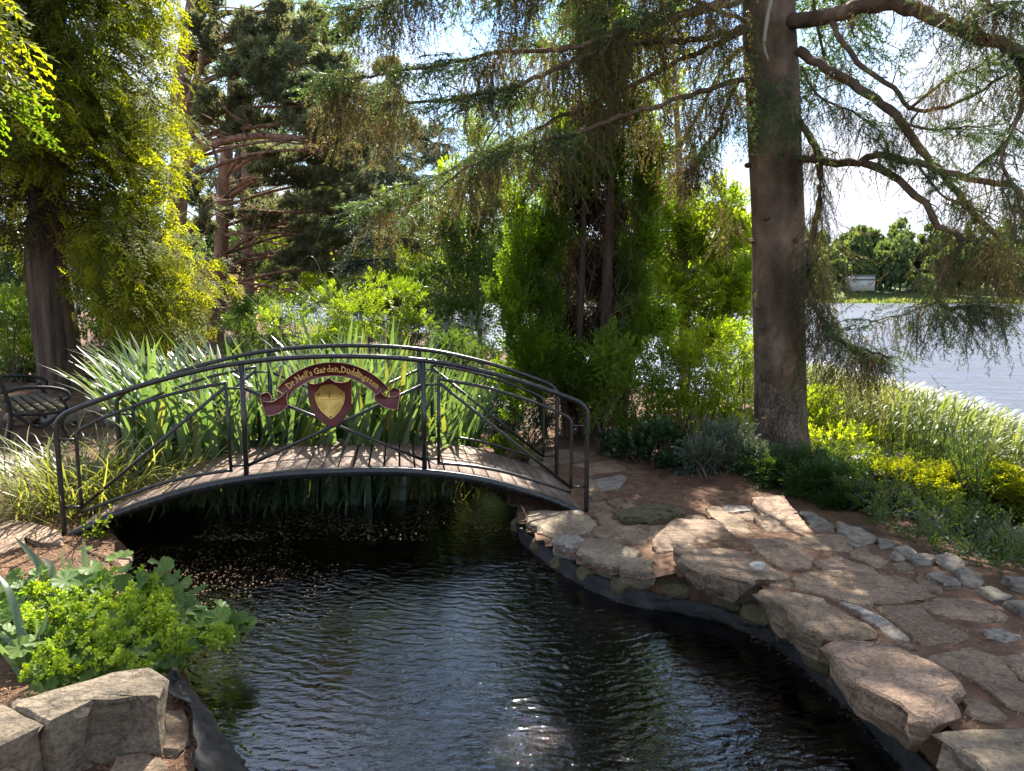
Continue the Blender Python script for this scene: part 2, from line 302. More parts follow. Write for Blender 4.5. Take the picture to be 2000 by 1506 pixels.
def water(name,tint,bumpfn,rough,base=None,ior=1.34):
    m,n,l=mat(name); h=bumpfn(n,l); b=n.new('ShaderNodeBump'); b.inputs['Strength'].default_value=1; b.inputs['Distance'].default_value=1; l.new(h,b.inputs['Height'])
    fr=n.new('ShaderNodeFresnel'); fr.inputs['IOR'].default_value=ior; l.new(b.outputs[0],fr.inputs['Normal'])
    gl=n.new('ShaderNodeBsdfGlossy'); gl.inputs['Roughness'].default_value=rough; l.new(b.outputs[0],gl.inputs['Normal'])
    if base: tr=n.new('ShaderNodeBsdfDiffuse'); tr.inputs[0].default_value=rgb(base)
    else: tr=n.new('ShaderNodeBsdfTransparent'); tr.inputs[0].default_value=rgb(tint)
    ms=n.new('ShaderNodeMixShader'); l.new(fr.outputs[0],ms.inputs[0]); l.new(tr.outputs[0],ms.inputs[1]); l.new(gl.outputs[0],ms.inputs[2])
    o=n.new('ShaderNodeOutputMaterial'); l.new(ms.outputs[0],o.inputs[0]); return m
def pos(n,l,sc=(1,1,1),off=(0,0,0),rot=0):
    g=n.new('ShaderNodeNewGeometry'); mp=n.new('ShaderNodeMapping'); mp.inputs['Location'].default_value=off; mp.inputs['Scale'].default_value=sc; mp.inputs['Rotation'].default_value=(0,0,rot); l.new(g.outputs['Position'],mp.inputs[0]); return mp.outputs[0]
def mul(n,l,a,k):
    x=n.new('ShaderNodeMath'); x.operation='MULTIPLY'; l.new(a,x.inputs[0])
    if isinstance(k,(int,float)): x.inputs[1].default_value=k
    else: l.new(k,x.inputs[1])
    return x.outputs[0]
def addn(n,l,*a):
    r=a[0]
    for b in a[1:]:
        x=n.new('ShaderNodeMath'); x.operation='ADD'; l.new(r,x.inputs[0]); l.new(b,x.inputs[1]); r=x.outputs[0]
    return r
def noise(n,l,v,sc,det=2,dist=0):
    x=n.new('ShaderNodeTexNoise'); x.inputs['Scale'].default_value=sc; x.inputs['Detail'].default_value=det; x.inputs['Distortion'].default_value=dist; l.new(v,x.inputs['Vector']); return x.outputs['Fac']
def pondbump(n,l):
    src=P(1010,985,WATER)
    w=n.new('ShaderNodeTexWave'); w.wave_type='RINGS'; w.rings_direction='SPHERICAL'; w.inputs['Scale'].default_value=4.2; w.inputs['Distortion'].default_value=9; w.inputs['Detail'].default_value=3; w.inputs['Detail Scale'].default_value=1.6
    l.new(pos(n,l,(1,1,1),(-src[0],-src[1],-WATER)),w.inputs['Vector'])
    a=mul(n,l,mul(n,l,w.outputs['Fac'],.0026),noise(n,l,pos(n,l),1.7,2,.5))
    b=mul(n,l,noise(n,l,pos(n,l,(.8,1.9,1),rot=.25),13,4,1.2),.0035)
    c_=mul(n,l,noise(n,l,pos(n,l),1.6,1),.009)
    return addn(n,l,a,b,c_,mul(n,l,noise(n,l,pos(n,l,(1,1.7,1),rot=-.4),40,2,.3),.0007))
M['pond']=water('pond water',(.55,.48,.30),pondbump,.02,ior=2.3)
def lochbump(n,l):
    b=mul(n,l,noise(n,l,pos(n,l,(.35,1,1),rot=-.15),2.2,5,.5),.16)
    c_=mul(n,l,noise(n,l,pos(n,l,(.3,1,1),rot=.1),.35,2),.35)
    return addn(n,l,b,c_)
M['loch']=water('loch water',None,lochbump,.16,base=(.09,.105,.15),ior=1.2)
# ---------------------------------------------------------------- terrain
def PL(lst,z): return np.array([P(a,b,z)[:2] for a,b in lst])
POND=np.vstack([PL([(1003,985),(1012,1045),(1060,1092),(1110,1128),(1200,1172),(1300,1192),(1400,1212),(1470,1240),(1540,1285),(1610,1345),(1680,1405),(1750,1470),(1830,1560)],WATER),
   [(1.5,1.2),(1.0,-.5),(-.4,-.5),(-.95,1.4)],PL([(492,1520),(450,1430),(415,1375),(385,1325),(370,1290),(330,1220),(290,1160),(255,1110),(262,1070),(200,1040),(240,1000),(300,965),(360,920),(560,902),(800,905),(900,935),(950,958)],WATER)])
LAND=np.array([(3.6,-12),(3.1,-2),(2.62,3.0),(2.25,4.6),(2.2,5.3),(3.1,6.4),(3.5,7.8),(3.3,10),(2,12.2),(-.5,16),(-1.5,22),(-3,29),(-9,36),(-17.5,42),(-40,70),(-200,90),(-400,60),(-400,-60),(3.6,-60)])
def sdist(X,Y,poly):
    sh=X.shape; p=np.stack([X.ravel(),Y.ravel()],1); n=len(poly); best=np.full(len(p),1e9); ins=np.zeros(len(p),bool)
    for i in range(n):
        a=poly[i]; b=poly[(i+1)%n]; e=b-a; w=p-a; t=np.clip((w@e)/(e@e),0,1); d=np.linalg.norm(w-t[:,None]*e,axis=1); best=np.minimum(best,d)
        c1=(a[1]>p[:,1])!=(b[1]>p[:,1]); 
        with np.errstate(divide='ignore',invalid='ignore'): xi=(b[0]-a[0])*(p[:,1]-a[1])/(b[1]-a[1])+a[0]
        ins^=c1&(p[:,0]<xi)
    return np.where(ins,-best,best).reshape(sh)
def sst(x,a,b): t=np.clip((x-a)/(b-a),0,1); return t*t*(3-2*t)
def vn(x,y,f): return (np.sin(x*f+1.3*np.sin(y*f*.7+.5))*np.cos(y*f*1.1+1.7*np.sin(x*f*.6+2)))
def plateau(x,y): return .20+.17*sst(x,.3,1.4)*sst(5.8-y,0,2.2)+.05*sst(-x,1.2,2)*sst(4-y,0,1.5)+.15*sst(y,8,13)
def ground(x,y,pond=True):
    x=np.asarray(x,float); y=np.asarray(y,float)
    d=np.maximum(sdist(x,y,LAND),0); base=plateau(x,y)+.015*vn(x,y,2.3)+.05*vn(x,y,.7)*sst(y,8,14)
    far=sst(y,285,330)*2.4+sst(y,325,430)*13+sst(y,430,700)*10
    low=-3.0+far+np.where(y>330,vn(x,y,.02)*3,0)
    z=base+(low-base)*sst(d,0,8.5)
    if pond:
        q=sdist(x,y,POND); z=np.where(q<.10,z+(-.55-z)*sst(.10-q,0,.24),z)
    return z
def axis(parts): return np.unique(np.concatenate([np.linspace(a,b,n) for a,b,n in parts]))
gx=axis([(-700,-60,20),(-60,-14,26),(-14,-5,36),(-5,5,112),(5,14,45),(14,60,26),(60,700,24)])
gy=axis([(-60,-2,16),(-2,.6,16),(.6,8,90),(8,24,56),(24,80,26),(80,280,10),(280,440,24),(350,900,20)])
GX,GY=np.meshgrid(gx,gy); GZ=ground(GX,GY)
nx_,ny_=len(gx),len(gy); ii=(np.arange(ny_-1)[:,None]*nx_+np.arange(nx_-1)).ravel()
mb=MB(); mb.add(np.stack([GX,GY,GZ],-1).reshape(-1,3),None,np.stack([ii,ii+1,ii+nx_+1,ii+nx_],1))
terr=mb.build('ground',M['soil'],smooth=True,kind='structure')
# ground colour: soil, greener with distance; pond bed below water
m=M['soil']; n=m.node_tree.nodes; l=m.node_tree.links; p=[x for x in n if x.type=='BSDF_PRINCIPLED'][0]; old=p.inputs['Base Color'].links[0].from_socket
g=n.new('ShaderNodeNewGeometry'); sx=n.new('ShaderNodeSeparateXYZ'); l.new(g.outputs['Position'],sx.inputs[0])
a0=n.new('ShaderNodeMapRange'); a0.inputs[1].default_value=.10; a0.inputs[2].default_value=.02; l.new(sx.outputs['Z'],a0.inputs[0])
m0=n.new('ShaderNodeMix'); m0.data_type='RGBA'; l.new(a0.outputs[0],m0.inputs[0]); l.new(old,m0.inputs[6]); m0.inputs[7].default_value=(.020,.018,.010,1); old=m0.outputs[2]
a1=n.new('ShaderNodeMapRange'); a1.inputs[1].default_value=60; a1.inputs[2].default_value=120; l.new(sx.outputs['Y'],a1.inputs[0])
m1=n.new('ShaderNodeMix'); m1.data_type='RGBA'; l.new(a1.outputs[0],m1.inputs[0]); l.new(old,m1.inputs[6]); m1.inputs[7].default_value=(.12,.16,.05,1); l.new(m1.outputs[2],p.inputs['Base Color'])
def sheet(name,outline,z,mat_,kind='structure'):
    mb=MB(); n=len(outline); cx=np.mean(outline,0); V=np.vstack([[*cx,z]]+[[*q,z] for q in outline]); mb.add(V,[(0,1+i,1+(i+1)%n) for i in range(n)]); return mb.build(name,mat_,kind=kind)
# pond water sheet as grid clipped near pond
xs=np.linspace(-4.6,2.4,60); ys=np.linspace(-.5,9.2,70); X,Y=np.meshgrid(xs,ys); q=sdist(X,Y,POND); 
mb=MB(); ii=(np.arange(69)[:,None]*60+np.arange(59)).ravel(); keep=np.min([q.ravel()[ii],q.ravel()[ii+1],q.ravel()[ii+60],q.ravel()[ii+61]],0)<.12; ii=ii[keep]
mb.add(np.stack([X,Y,np.full_like(X,WATER)],-1).reshape(-1,3),None,np.stack([ii,ii+1,ii+61,ii+60],1)); mb.build('pond_water',M['pond'],kind='structure')
mb=MB(); mb.add([(-900,-55,LOCH),(900,-55,LOCH),(900,312,LOCH),(-900,312,LOCH)],None,[(0,1,2,3)]); mb.build('loch_water',M['loch'],kind='structure')
# ---------------------------------------------------------------- paved path and stones
def zg(x,y): return float(ground(np.array([x]),np.array([y]),False)[0])
def Pg(px,py,dz=0):
    z=.25
    for _ in range(6): q=P(px,py,z+dz); z=zg(q[0],q[1])
    return np.array([q[0],q[1],z+dz])
pathm=MB(); xs=np.linspace(-.5,3.3,64); ys=np.linspace(1.0,9.2,120); X,Y=np.meshgrid(xs,ys)
pp=[Pg(*q)[:2] for q in [(1085,880),(1230,905),(1330,955),(1480,965),(1560,1000),(1700,1060),(1850,1120),(2000,1185),(2200,1270)]]
PATH=np.vstack([pp,[(2.6,.8)],POND[8:13][::-1],POND[0:8][::-1],PL([(1000,940),(1030,910)],.22)])
q=sdist(X,Y,PATH); Z=ground(X,Y,False)+.006+.012*vn(X,Y,7)*0
ii=(np.arange(119)[:,None]*64+np.arange(63)).ravel(); keep=np.max([q.ravel()[ii],q.ravel()[ii+1],q.ravel()[ii+64],q.ravel()[ii+65]],0)<.05
pathm.add(np.stack([X,Y,Z],-1).reshape(-1,3),None,np.stack([ii,ii+1,ii+65,ii+64],1)[keep]); path=pathm.build('path',M['litter'],smooth=True,kind='structure')
def z5(a,b): return (980+a/3.846,860+b/3.846)
def z3(a,b): return (1300+a/2.4057,880+b/2.4057)
def resample(pts,step,jit):
    out=[]
    n=len(pts)
    for i in range(n):
        a,b=pts[i],pts[(i+1)%n]; L=np.linalg.norm(b-a); k=max(1,int(L/step))
        for j in range(k):
            t=j/k; p=a+(b-a)*t
            if j: 
                e=(b-a)/L; p=p+np.array([-e[1],e[0]])*RG.normal()*jit
            else: p=p+(np.mean(pts,0)-p)*.03
            out.append(p)
    return np.array(out)
def slab(name,outline,top,thick,mat_,parent=None,tilt=(0,0),rough=.004,bev=.012,step=.05,jit=.004,under=0.,**kw):
    """outline in metres (n,2); an irregular stone with broken edges, uneven top and tapering sides"""
    o=resample(np.asarray(outline,float),step,jit); cx=o.mean(0); n=len(o); mb=MB(); V=[]; ph=RG.random(2)*9
    def zt(p): return top+(p[...,0]-cx[0])*tilt[0]+(p[...,1]-cx[1])*tilt[1]+rough*(vn(p[...,0]+ph[0],p[...,1]+ph[1],9)+.6*vn(p[...,0]+ph[1],p[...,1],23))
    size=np.sqrt(np.abs(np.ptp(o[:,0])*np.ptp(o[:,1])))+.01; rings=[(1-under,-thick,0),(1-under*.35,-thick*.55,1),(1.,-bev*2.0,1),(1-bev*.5/size,-bev*.7,0),(1-bev*2.2/size,0,0),(.72,0,0),(.4,0,0)]
    for s,dz,j in rings:
        q=cx+(o-cx)*s
        if j: q=q+RG.normal(size=q.shape)*min(thick*.09,.014)
        V.append(np.column_stack([q,(zt(q) if dz>-bev*2.5 else top+(zt(q)-top)*.3)+dz+ (RG.normal(size=n)*min(thick*.06,.008) if dz<-bev*2.5 else 0)]))
    V.append(np.array([[cx[0],cx[1],zt(cx)]])); V=np.vstack(V); Q=[];T=[]
    for r in range(len(rings)-1):
        for i in range(n): j=(i+1)%n; Q.append((r*n+i,r*n+j,(r+1)*n+j,(r+1)*n+i))
    L=(len(rings)-1)*n; T=[(L+i,L+(i+1)%n,L+n) for i in range(n)]
    # orientation
    e=o-np.roll(o,-1,0); ar=np.sum(o[:,0]*np.roll(o[:,1],-1)-np.roll(o[:,0],-1)*o[:,1])
    if ar<0: Q=[t[::-1] for t in Q]; T=[t[::-1] for t in T]
    mb.add(V,T,Q,RG.uniform(.25,.75)); ob=mb.build(name,mat_,parent,**kw)
    me=ob.data; me.polygons.foreach_set('use_smooth',np.ones(len(me.polygons),bool))
    try:
        me.set_sharp_from_angle(angle=math.radians(20))
    except Exception: pass
    return ob
def flag(pts,conv,h=.02,th=.06,mt='stone',nm='paving_stone',**kw):
    w=[Pg(*conv(*q),dz=h) for q in pts]; o=np.array([q[:2] for q in w]); c_=o.mean(0)
    if nm=='paving_stone': o=c_+(o-c_)*1.11
    return slab(nm,o,zg(*c_)+h,th,M[mt],path,step=.045,**kw)
idp=lambda a,b:(a,b)
# big edging slabs over the water
E_=[([(190,530),(600,532),(720,600),(690,650),(560,695),(400,695),(280,655),(170,610)],z5,.05,.16,'buff'),
 ([(400,720),(540,700),(640,735),(590,800),(500,800),(400,770)],z5,.05,.15,'granite'),
 ([(575,800),(650,735),(900,765),(1060,800),(1040,830),(870,930),(840,940),(700,890),(560,835)],z5,.06,.13,'buff'),
 ([(870,970),(990,870),(1140,880),(1150,965),(950,980)],z5,.05,.12,'buff'),
 ([(10,485),(60,475),(330,465),(440,490),(520,530),(600,570),(430,592),(390,612),(280,600),(120,560),(30,520)],z3,.07,.16,'stone'),
 ([(430,650),(560,650),(700,680),(830,750),(930,800),(1000,840),(840,865),(740,855),(620,805),(520,725),(440,690)],z3,.05,.17,'stone'),
 ([(760,880),(960,885),(1100,920),(1180,960),(1300,1010),(1400,1090),(1350,1160),(1340,1230),(1250,1290),(1190,1280),(1100,1200),(1000,1150),(900,1090),(830,1040),(770,960)],z3,.08,.17,'stonep'),
 ([(1285,1345),(1350,1300),(1500,1288),(1684,1290),(1900,1330),(1900,1700),(1600,1600),(1450,1440),(1350,1390)],z3,.08,.17,'buff')]
for pts,cv,h,th,mt in E_: flag(pts,cv,h,th,mt,nm='edging_stone',rough=.006,bev=.014,under=.30,jit=.009)
flag([(1040,985),(1180,960),(1300,1030),(1340,1100),(1200,1110),(1090,1070)],z3,.088,.03,'stonep',rough=.004)
FL=[([(640,200),(880,180),(925,215),(650,255)],z5),([(700,290),(880,262),(940,280),(880,350),(745,370)],z5),([(230,115),(420,80),(640,65),(700,90),(600,135),(420,172),(230,190)],z5),
 ([(540,185),(640,165),(840,150),(860,175),(620,195)],z5),([(780,440),(900,435),(925,470),(870,500)],z5),([(930,435),(980,430),(1000,455),(950,465)],z5),([(1660,490),(1700,480),(1850,490),(1880,530),(1670,540)],z5),
 ([(1700,560),(1950,530),(1930,590),(1800,592)],z5),([(1310,590),(1360,565),(1500,570),(1540,612),(1360,622)],z5),([(700,560),(760,545),(1010,605),(940,640),(760,635)],z5),
 ([(640,390),(760,385),(790,430),(690,450)],z5),([(650,470),(760,460),(850,520),(650,530)],z5),([(900,490),(960,470),(1020,490),(930,520)],z5),([(640,280),(690,300),(740,370),(700,380),(645,375)],z5),
 ([(690,660),(940,650),(1280,640),(1180,700),(1130,775),(900,750),(720,720)],z5),([(1300,640),(1600,640),(1830,780),(1500,790),(1180,830),(1150,760)],z5),
 ([(195,300),(250,295),(370,350),(480,430),(360,440),(300,390)],z3),([(420,330),(620,322),(680,375),(570,405),(480,370)],z3),([(410,225),(550,215),(620,290),(600,310),(460,300)],z3),
 ([(615,420),(680,410),(830,415),(880,465),(700,485),(640,455)],z3),([(390,445),(560,432),(690,500),(670,560),(600,568),(470,500)],z3),([(700,520),(800,500),(970,550),(1000,580),(770,560)],z3),
 ([(650,575),(760,562),(1060,590),(1160,610),(1240,680),(1050,715),(900,700),(730,640)],z3),([(595,590),(650,590),(960,718),(900,725),(700,662),(620,640)],z3),
 ([(820,712),(900,730),(1020,790),(1140,870),(1130,890),(1020,850),(920,770)],z3),([(1000,740),(1180,730),(1260,800),(1420,865),(1380,880),(1200,898),(1150,850),(1040,780)],z3),
 ([(1190,720),(1290,690),(1450,690),(1600,770),(1590,793),(1410,780),(1280,760)],z3),([(1480,842),(1540,830),(1680,870),(1600,890),(1520,870)],z3),
 ([(1225,970),(1440,932),(1570,980),(1650,1080),(1684,1100),(1684,1220),(1600,1190),(1500,1110),(1420,1050),(1310,1012)],z3),([(1380,1162),(1450,1155),(1600,1245),(1530,1270),(1400,1225)],z3),
 ([(870,470),(940,460),(975,488),(870,495)],z3),([(1065,532),(1130,525),(1170,550),(1090,562)],z3),([(480,590),(560,590),(600,625),(560,640),(490,630)],z3),([(1560,960),(1684,950),(1750,1040),(1684,1070),(1640,1040)],z3),
 ([(900,500),(1000,500),(1050,520),(1000,545),(960,530)],z3),([(1180,570),(1220,600),(1300,640),(1290,670),(1200,640)],z3),([(1000,640),(1040,600),(1060,590),(1070,592)],z3),([(980,900),(1060,905),(1120,890),(1180,930),(1100,915)],z3)]
grey_ix={1,6,24,27}
for i,(pts,cv) in enumerate(FL):
    if i==36: continue
    flag(pts,cv,.02 if i not in(18,) else .06,.05,'granite' if i in grey_ix else ('stonep' if i%3==0 else 'stone'),rough=.005,jit=.006)
flag([(830,545),(1000,505),(1340,498),(1390,535),(1100,585),(930,582)],z5,.07,.1,'mossrock',nm='ridge_stone',rough=.016)
GR=[[(625,300),(680,300),(790,340),(800,370),(700,358)],[(800,345),(940,380),(1000,405),(940,425),(820,385)],[(990,410),(1050,418),(1080,440),(1010,452)],[(1065,450),(1130,450),(1190,480),(1150,497)],[(1140,502),(1180,485),(1270,500),(1250,530),(1190,530)],
 [(1265,507),(1310,495),(1400,525),(1410,552),(1340,556)],[(1225,572),(1290,562),(1395,610),(1390,630),(1310,633)],[(1355,562),(1430,555),(1500,600),(1430,627)],[(1465,637),(1520,630),(1640,680),(1600,702),(1540,697)],[(1590,705),(1700,695),(1760,760),(1684,770),(1640,742)],[(1580,592),(1720,615),(1780,650),(1684,645),(1610,622)],[(850,430),(900,430),(950,445),(900,455)],[(1060,480),(1100,485),(1130,505),(1080,508)]]
for g_ in GR: flag(g_,z3,.035,.09,'kerb',nm='kerb_stone',rough=.008,bev=.010,jit=.010)
def boulder(name,c_,r,mat_,parent=None,flat=.0,**kw):
    v=rdir(220); 
    import bmesh
    bm=bmesh.new(); bmesh.ops.create_icosphere(bm,subdivisions=3,radius=1); 
    pls=[(norm(RG.normal(size=3)),RG.uniform(.62,.9)) for _ in range(9)]
    V=np.array([v.co for v in bm.verts]); Fc=np.array([[x.index for x in f.verts] for f in bm.faces]); bm.free()
    for nrm,dd in pls:
        e=V@nrm-dd; V=V-np.maximum(e,0)[:,None]*nrm
    V=V*(1+.04*vn(V[:,0]*3+c_[0],V[:,1]*3+V[:,2]*2,2.5))[:,None]; V=V*np.asarray(r)+np.asarray(c_); mb=MB(); mb.add(V,Fc,None,RG.uniform(.35,.7)); ob=mb.build(name,mat_,parent,**kw)
    ob.data.polygons.foreach_set('use_smooth',np.ones(len(Fc),bool)); 
    try: ob.data.set_sharp_from_angle(angle=math.radians(30))
    except Exception: pass
    return ob
b=Pg(*z3(430,618)); boulder('pebble',b+[0,0,.09],(.045,.035,.025),M['pebble'],label='small whitish pebble lying on the corner of a large edging slab',cat='pebble')
b=D(*z3(985,345),6.0); boulder('boulder',b-[0,0,.02],(.17,.16,.17),M['granite'],label='rough grey rock half hidden in dark juniper beyond the granite kerb',cat='rock')
# rocks packed under the edging slabs
wallt=thing('rock_bank','rough mossy bank of rocks packed under the slabs along the right shore of the pond','bank',(1.2,3.6,0))
for i in range(13):
    t=i/12*10.5; k=int(t); a=POND[k]; b_=POND[k+1]; p_=a+(b_-a)*(t-k); e=norm(b_-a); nn=np.array([-e[1],e[0]])
    boulder('packed_rock',(p_[0]+nn[0]*.13,p_[1]+nn[1]*.13,.10+.012*i/1.2),(.19,.12,.11),M['mossrock'],wallt)
# front left boulders
def zl(a,b): return (a/2.857,980+b/2.857)
def pz(pts,z): return np.array([P(*zl(*q),z)[:2] for q in pts])
for nm,pts,zt_,th,lab in (('boulder',[(250,1236),(350,1186),(420,1146),(520,1106),(640,1098),(780,1080),(905,1085),(928,1010),(920,940),(860,912),(640,952),(400,1020),(230,1062),(40,1100)],.50,.26,'long flat-topped buff sandstone block beside the lime flowers at the pond liner'),
    ('boulder',[(-300,1150),(30,1103),(242,1240),(120,1296),(0,1350),(-300,1480)],.495,.30,'weathered sandstone block in the near corner, cut by the frame, joined to a longer block')):
    slab(nm,pz(pts,zt_),zt_,th,M['brownrock'],rough=.008,bev=.016,step=.05,jit=.007,label=lab,cat='boulder',under=.02)
lowp=MB(); 
nearbank=sheet('bank',np.array([P(*zl(*q),.262)[:2] for q in [(-500,1650),(-400,1250),(0,1180),(600,1050),(930,1080),(1060,1150),(1090,1300),(1085,1520),(1080,1800),(0,1900)]]),.262,M['litter'])
for pts,m_ in (([(590,1510),(640,1420),(800,1390),(900,1420),(960,1500),(900,1600),(650,1600)],'stone'),([(800,1262),(905,1175),(1030,1140),(1060,1200),(1075,1330),(1000,1400),(860,1385),(815,1330)],'stone')):
    slab('paving_stone',pz(pts,.285),.285,.05,M[m_],nearbank,rough=.006)
# left bank flags
for pts,z_,m_ in (([(-60,640),(110,560),(320,600),(600,690),(610,790),(420,800),(240,740),(240,830),(100,870),(0,905),(-80,900)],.24,'stonep'),([(-50,-90),(60,-80),(300,-20),(330,60),(200,90),(-50,60)],.24,'buff'),):
    slab('paving_stone',np.array([P(a/5,900+b/5,z_)[:2] for a,b in pts]),z_,.05,M[m_],terr,rough=.006)
liner_left=slab('liner_flap',np.array([P(a/5,900+b/5,.12)[:2] for a,b in [(960,850),(1290,880),(1320,920),(1270,990),(930,1200),(800,1250),(420,1250),(450,1120),(800,980)]]),.125,.02,M['stonep'],rough=.004,label='pinkish flat stone slab sloping to the water under the near bridge foot',cat='stone slab'); liner_left.name='sloping_slab'
def ribbon(name,A,B,mat_,nseg=40,wob=.01,th=.006,**kw):
    A=smooth_path(A,nseg); B=smooth_path(B,nseg); mb=MB(); k=7; V=[]
    for i in range(nseg):
        for j in range(k):
            t=j/(k-1); V.append(A[i]*(1-t)+B[i]*t+np.array([RG.normal()*wob*.3,RG.normal()*wob*.3,wob*math.sin(i*.9+t*3)*math.sin(t*math.pi)+.02*math.sin(t*math.pi)]))
    Q=[(i*k+j,i*k+j+1,(i+1)*k+j+1,(i+1)*k+j) for i in range(nseg-1) for j in range(k-1)]
    mb.add(V,None,Q); o=mb.build(name,mat_,smooth=True,**kw); md=o.modifiers.new('t','SOLIDIFY'); md.thickness=th; return o
ribbon('pond_liner',[P(*zl(932,975),.33),P(*zl(940,1070),.33),P(*zl(1040,1120),.33),P(*zl(1070,1200),.33),P(*zl(1090,1400),.33),P(*zl(1100,1560),.33)],
   [P(*zl(1000,980),.28),P(*zl(1060,1040),.14),P(*zl(1150,1160),.10),P(*zl(1220,1270),.09),P(*zl(1290,1370),.08),P(*zl(1400,1520),.07)],M['liner'],wob=.014,label='crumpled black rubber liner hanging over the near bank into the pond',cat='pond liner')
A=[P(px,py,.17) for px,py in [(1012,1010),(1020,1035),(1075,1068),(1130,1105),(1210,1140),(1300,1165),(1400,1185),(1500,1235),(1570,1270),(1640,1320),(1720,1400),(1820,1500)]]
B=[P(px,py,.075) for px,py in [(1003,1000),(1012,1050),(1060,1098),(1112,1133),(1202,1177),(1300,1197),(1400,1216),(1472,1245),(1542,1290),(1612,1350),(1682,1412),(1790,1540)]]
ribbon('pond_liner',A,B,M['liner'],90,.022,label='dark rubber liner skirt showing under the slabs along the far right waterline',cat='pond liner')
# ---------------------------------------------------------------- bridge
LP=P(127,1058,.15); e=P(1145,999,.2)-LP; e[2]=0; BW=float(np.linalg.norm(e)); e=e/BW; nb=np.array([-e[1],e[0],0.]); OFF=1.12
def B3(u,z,o=0): return np.array([LP[0],LP[1],0])+e*u+nb*o+np.array([0,0,z])
def Qz(px,py,o=0):
    d=ray(px,py); p0=LP+nb*o; t=((p0-np.array([0,0,H]))@nb)/(d@nb); q=np.array([0,0,H])+d*t; return float((q-LP)@e),float(q[2])
def half(pts): return [tuple(q) for q in pts]+[(BW-u,z) for u,z in pts[::-1][(1 if abs(pts[-1][0]-BW/2)<.02 else 0):]]
TOPR=half([(0,.12),(0,.6),(0,.955),(.012,1.01),(.05,1.055),(.12,1.094),(.347,1.18),(.588,1.26),(.83,1.325),(1.075,1.38),(1.321,1.415),(1.57,1.437),(BW/2,1.447)])
BEAM=half([(0.0,.165),(.29,.306),(.54,.398),(.785,.472),(1.034,.524),(1.285,.560),(1.54,.580),(BW/2,.587)])
bridge=thing('footbridge','small arched garden footbridge with black tube railings and timber deck across the pond','bridge',B3(BW/2,.1,OFF/2))
def tpart(nm,uz,r,o,n=None,seg=8,par=bridge,m_='metal'):
    mb=MB(); pts=[B3(u,z,o) for u,z in uz]; n=n or max(2,len(pts)*4 if len(pts)>2 else 2)
    tube(mb,smooth_path(pts,n),r,seg); return mb.build(nm,M[m_],par,smooth=True)
PN=half([(.127,.388),(.124,.86),(.135,.93),(.185,.972),(.339,1.044),(.581,1.133),(.824,1.205),(1.143,1.268)])[:8]
for o in (0,OFF):
    tpart('handrail',TOPR,.0185,o,110,10)
    mb=MB(); bp=smooth_path([B3(u,z,o) for u,z in BEAM],60)
    for i in range(59):
        a_,b_=bp[i],bp[i+1]; up=np.array([0,0,.030]); w=nb*.022
        mb.add([a_-w-up,a_+w-up,a_+w+up,a_-w+up,b_-w-up,b_+w-up,b_+w+up,b_-w+up],None,[(0,4,5,1),(1,5,6,2),(2,6,7,3),(3,7,4,0)]+([(0,1,2,3)] if i==0 else [])+([(4,7,6,5)] if i==58 else []))
    mb.build('deck_beam',M['metal'],bridge)
    for u in (1.256,BW-1.256): 
        tpart('post',[(u,.545),(u,1.395)],.019,o,2,10)
    for s in (0,1):
        f=(lambda q:(q[0],q[1])) if s==0 else (lambda q:(BW-q[0],q[1]))
        fr=MB()
        tube(fr,smooth_path([B3(*f(q),o) for q in PN],40),.0125,8)
        tube(fr,smooth_path([B3(*f(q),o) for q in [(1.143,1.272),(1.150,.615)]],2),.0125,8)
        tube(fr,smooth_path([B3(*f(q),o) for q in [(1.151,.628),(.915,.598),(.667,.545),(.421,.465),(.127,.362)]],24),.0125,8)
        fr.build('panel_frame',M['metal'],bridge,smooth=True)
        tpart('brace',[f((1.135,1.235)),f((.140,.405))],.0125,o,2)
        for a_,b_ in (((0,.885),(.124,.885)),((0,.40),(.127,.40)),((1.145,1.225),(1.256,1.225)),((1.15,.66),(1.256,.66))): tpart('stub',[f(a_),f(b_)],.009,o,2,6)
    for a_,b_ in (((1.262,1.225),(BW-1.262,.655)),((1.262,.655),(BW-1.262,1.225))): tpart('cross_brace',[a_,b_],.0125,o,2)
# planks
arc=smooth_path([np.array([u,z+.018]) for u,z in BEAM],400); L=np.concatenate([[0],np.cumsum(np.linalg.norm(np.diff(arc,axis=0),axis=1))]); NP=34
for k in range(NP):
    s=(k+.5)/NP*(L[-1]-.06)+.03; u=np.interp(s,L,arc[:,0]); z=np.interp(s,L,arc[:,1]); u2=np.interp(s+.02,L,arc[:,0]); z2=np.interp(s+.02,L,arc[:,1]); t=norm(np.array([u2-u,z2-z]))
    ax=np.array([e*t[0]+np.array([0,0,t[1]]),nb,np.cross(e*t[0]+np.array([0,0,t[1]]),nb)]); w=(L[-1]-.06)/NP-(.007 if abs(k-20)>3 else .013)+RG.uniform(-.003,.001)
    mb=MB(); c_=B3(u,z,OFF/2); l_=OFF-.052
    box(mb,c_+ax[2]*RG.uniform(-.002,.003),(w,l_,.024),ax,a=RG.uniform(.15,.95)); pk=mb.build('plank',M['plank'],bridge)
    bv=pk.modifiers.new('b','BEVEL'); bv.width=.003; bv.segments=1
    sc=MB()
    for o in (.07,.13,OFF-.07,OFF-.13): q=c_+nb*(o-OFF/2)+ax[2]*.0165; box(sc,q,(.010,.010,.002),ax)
    sc.build('screw_heads',M['granite'],pk,kind='stuff')
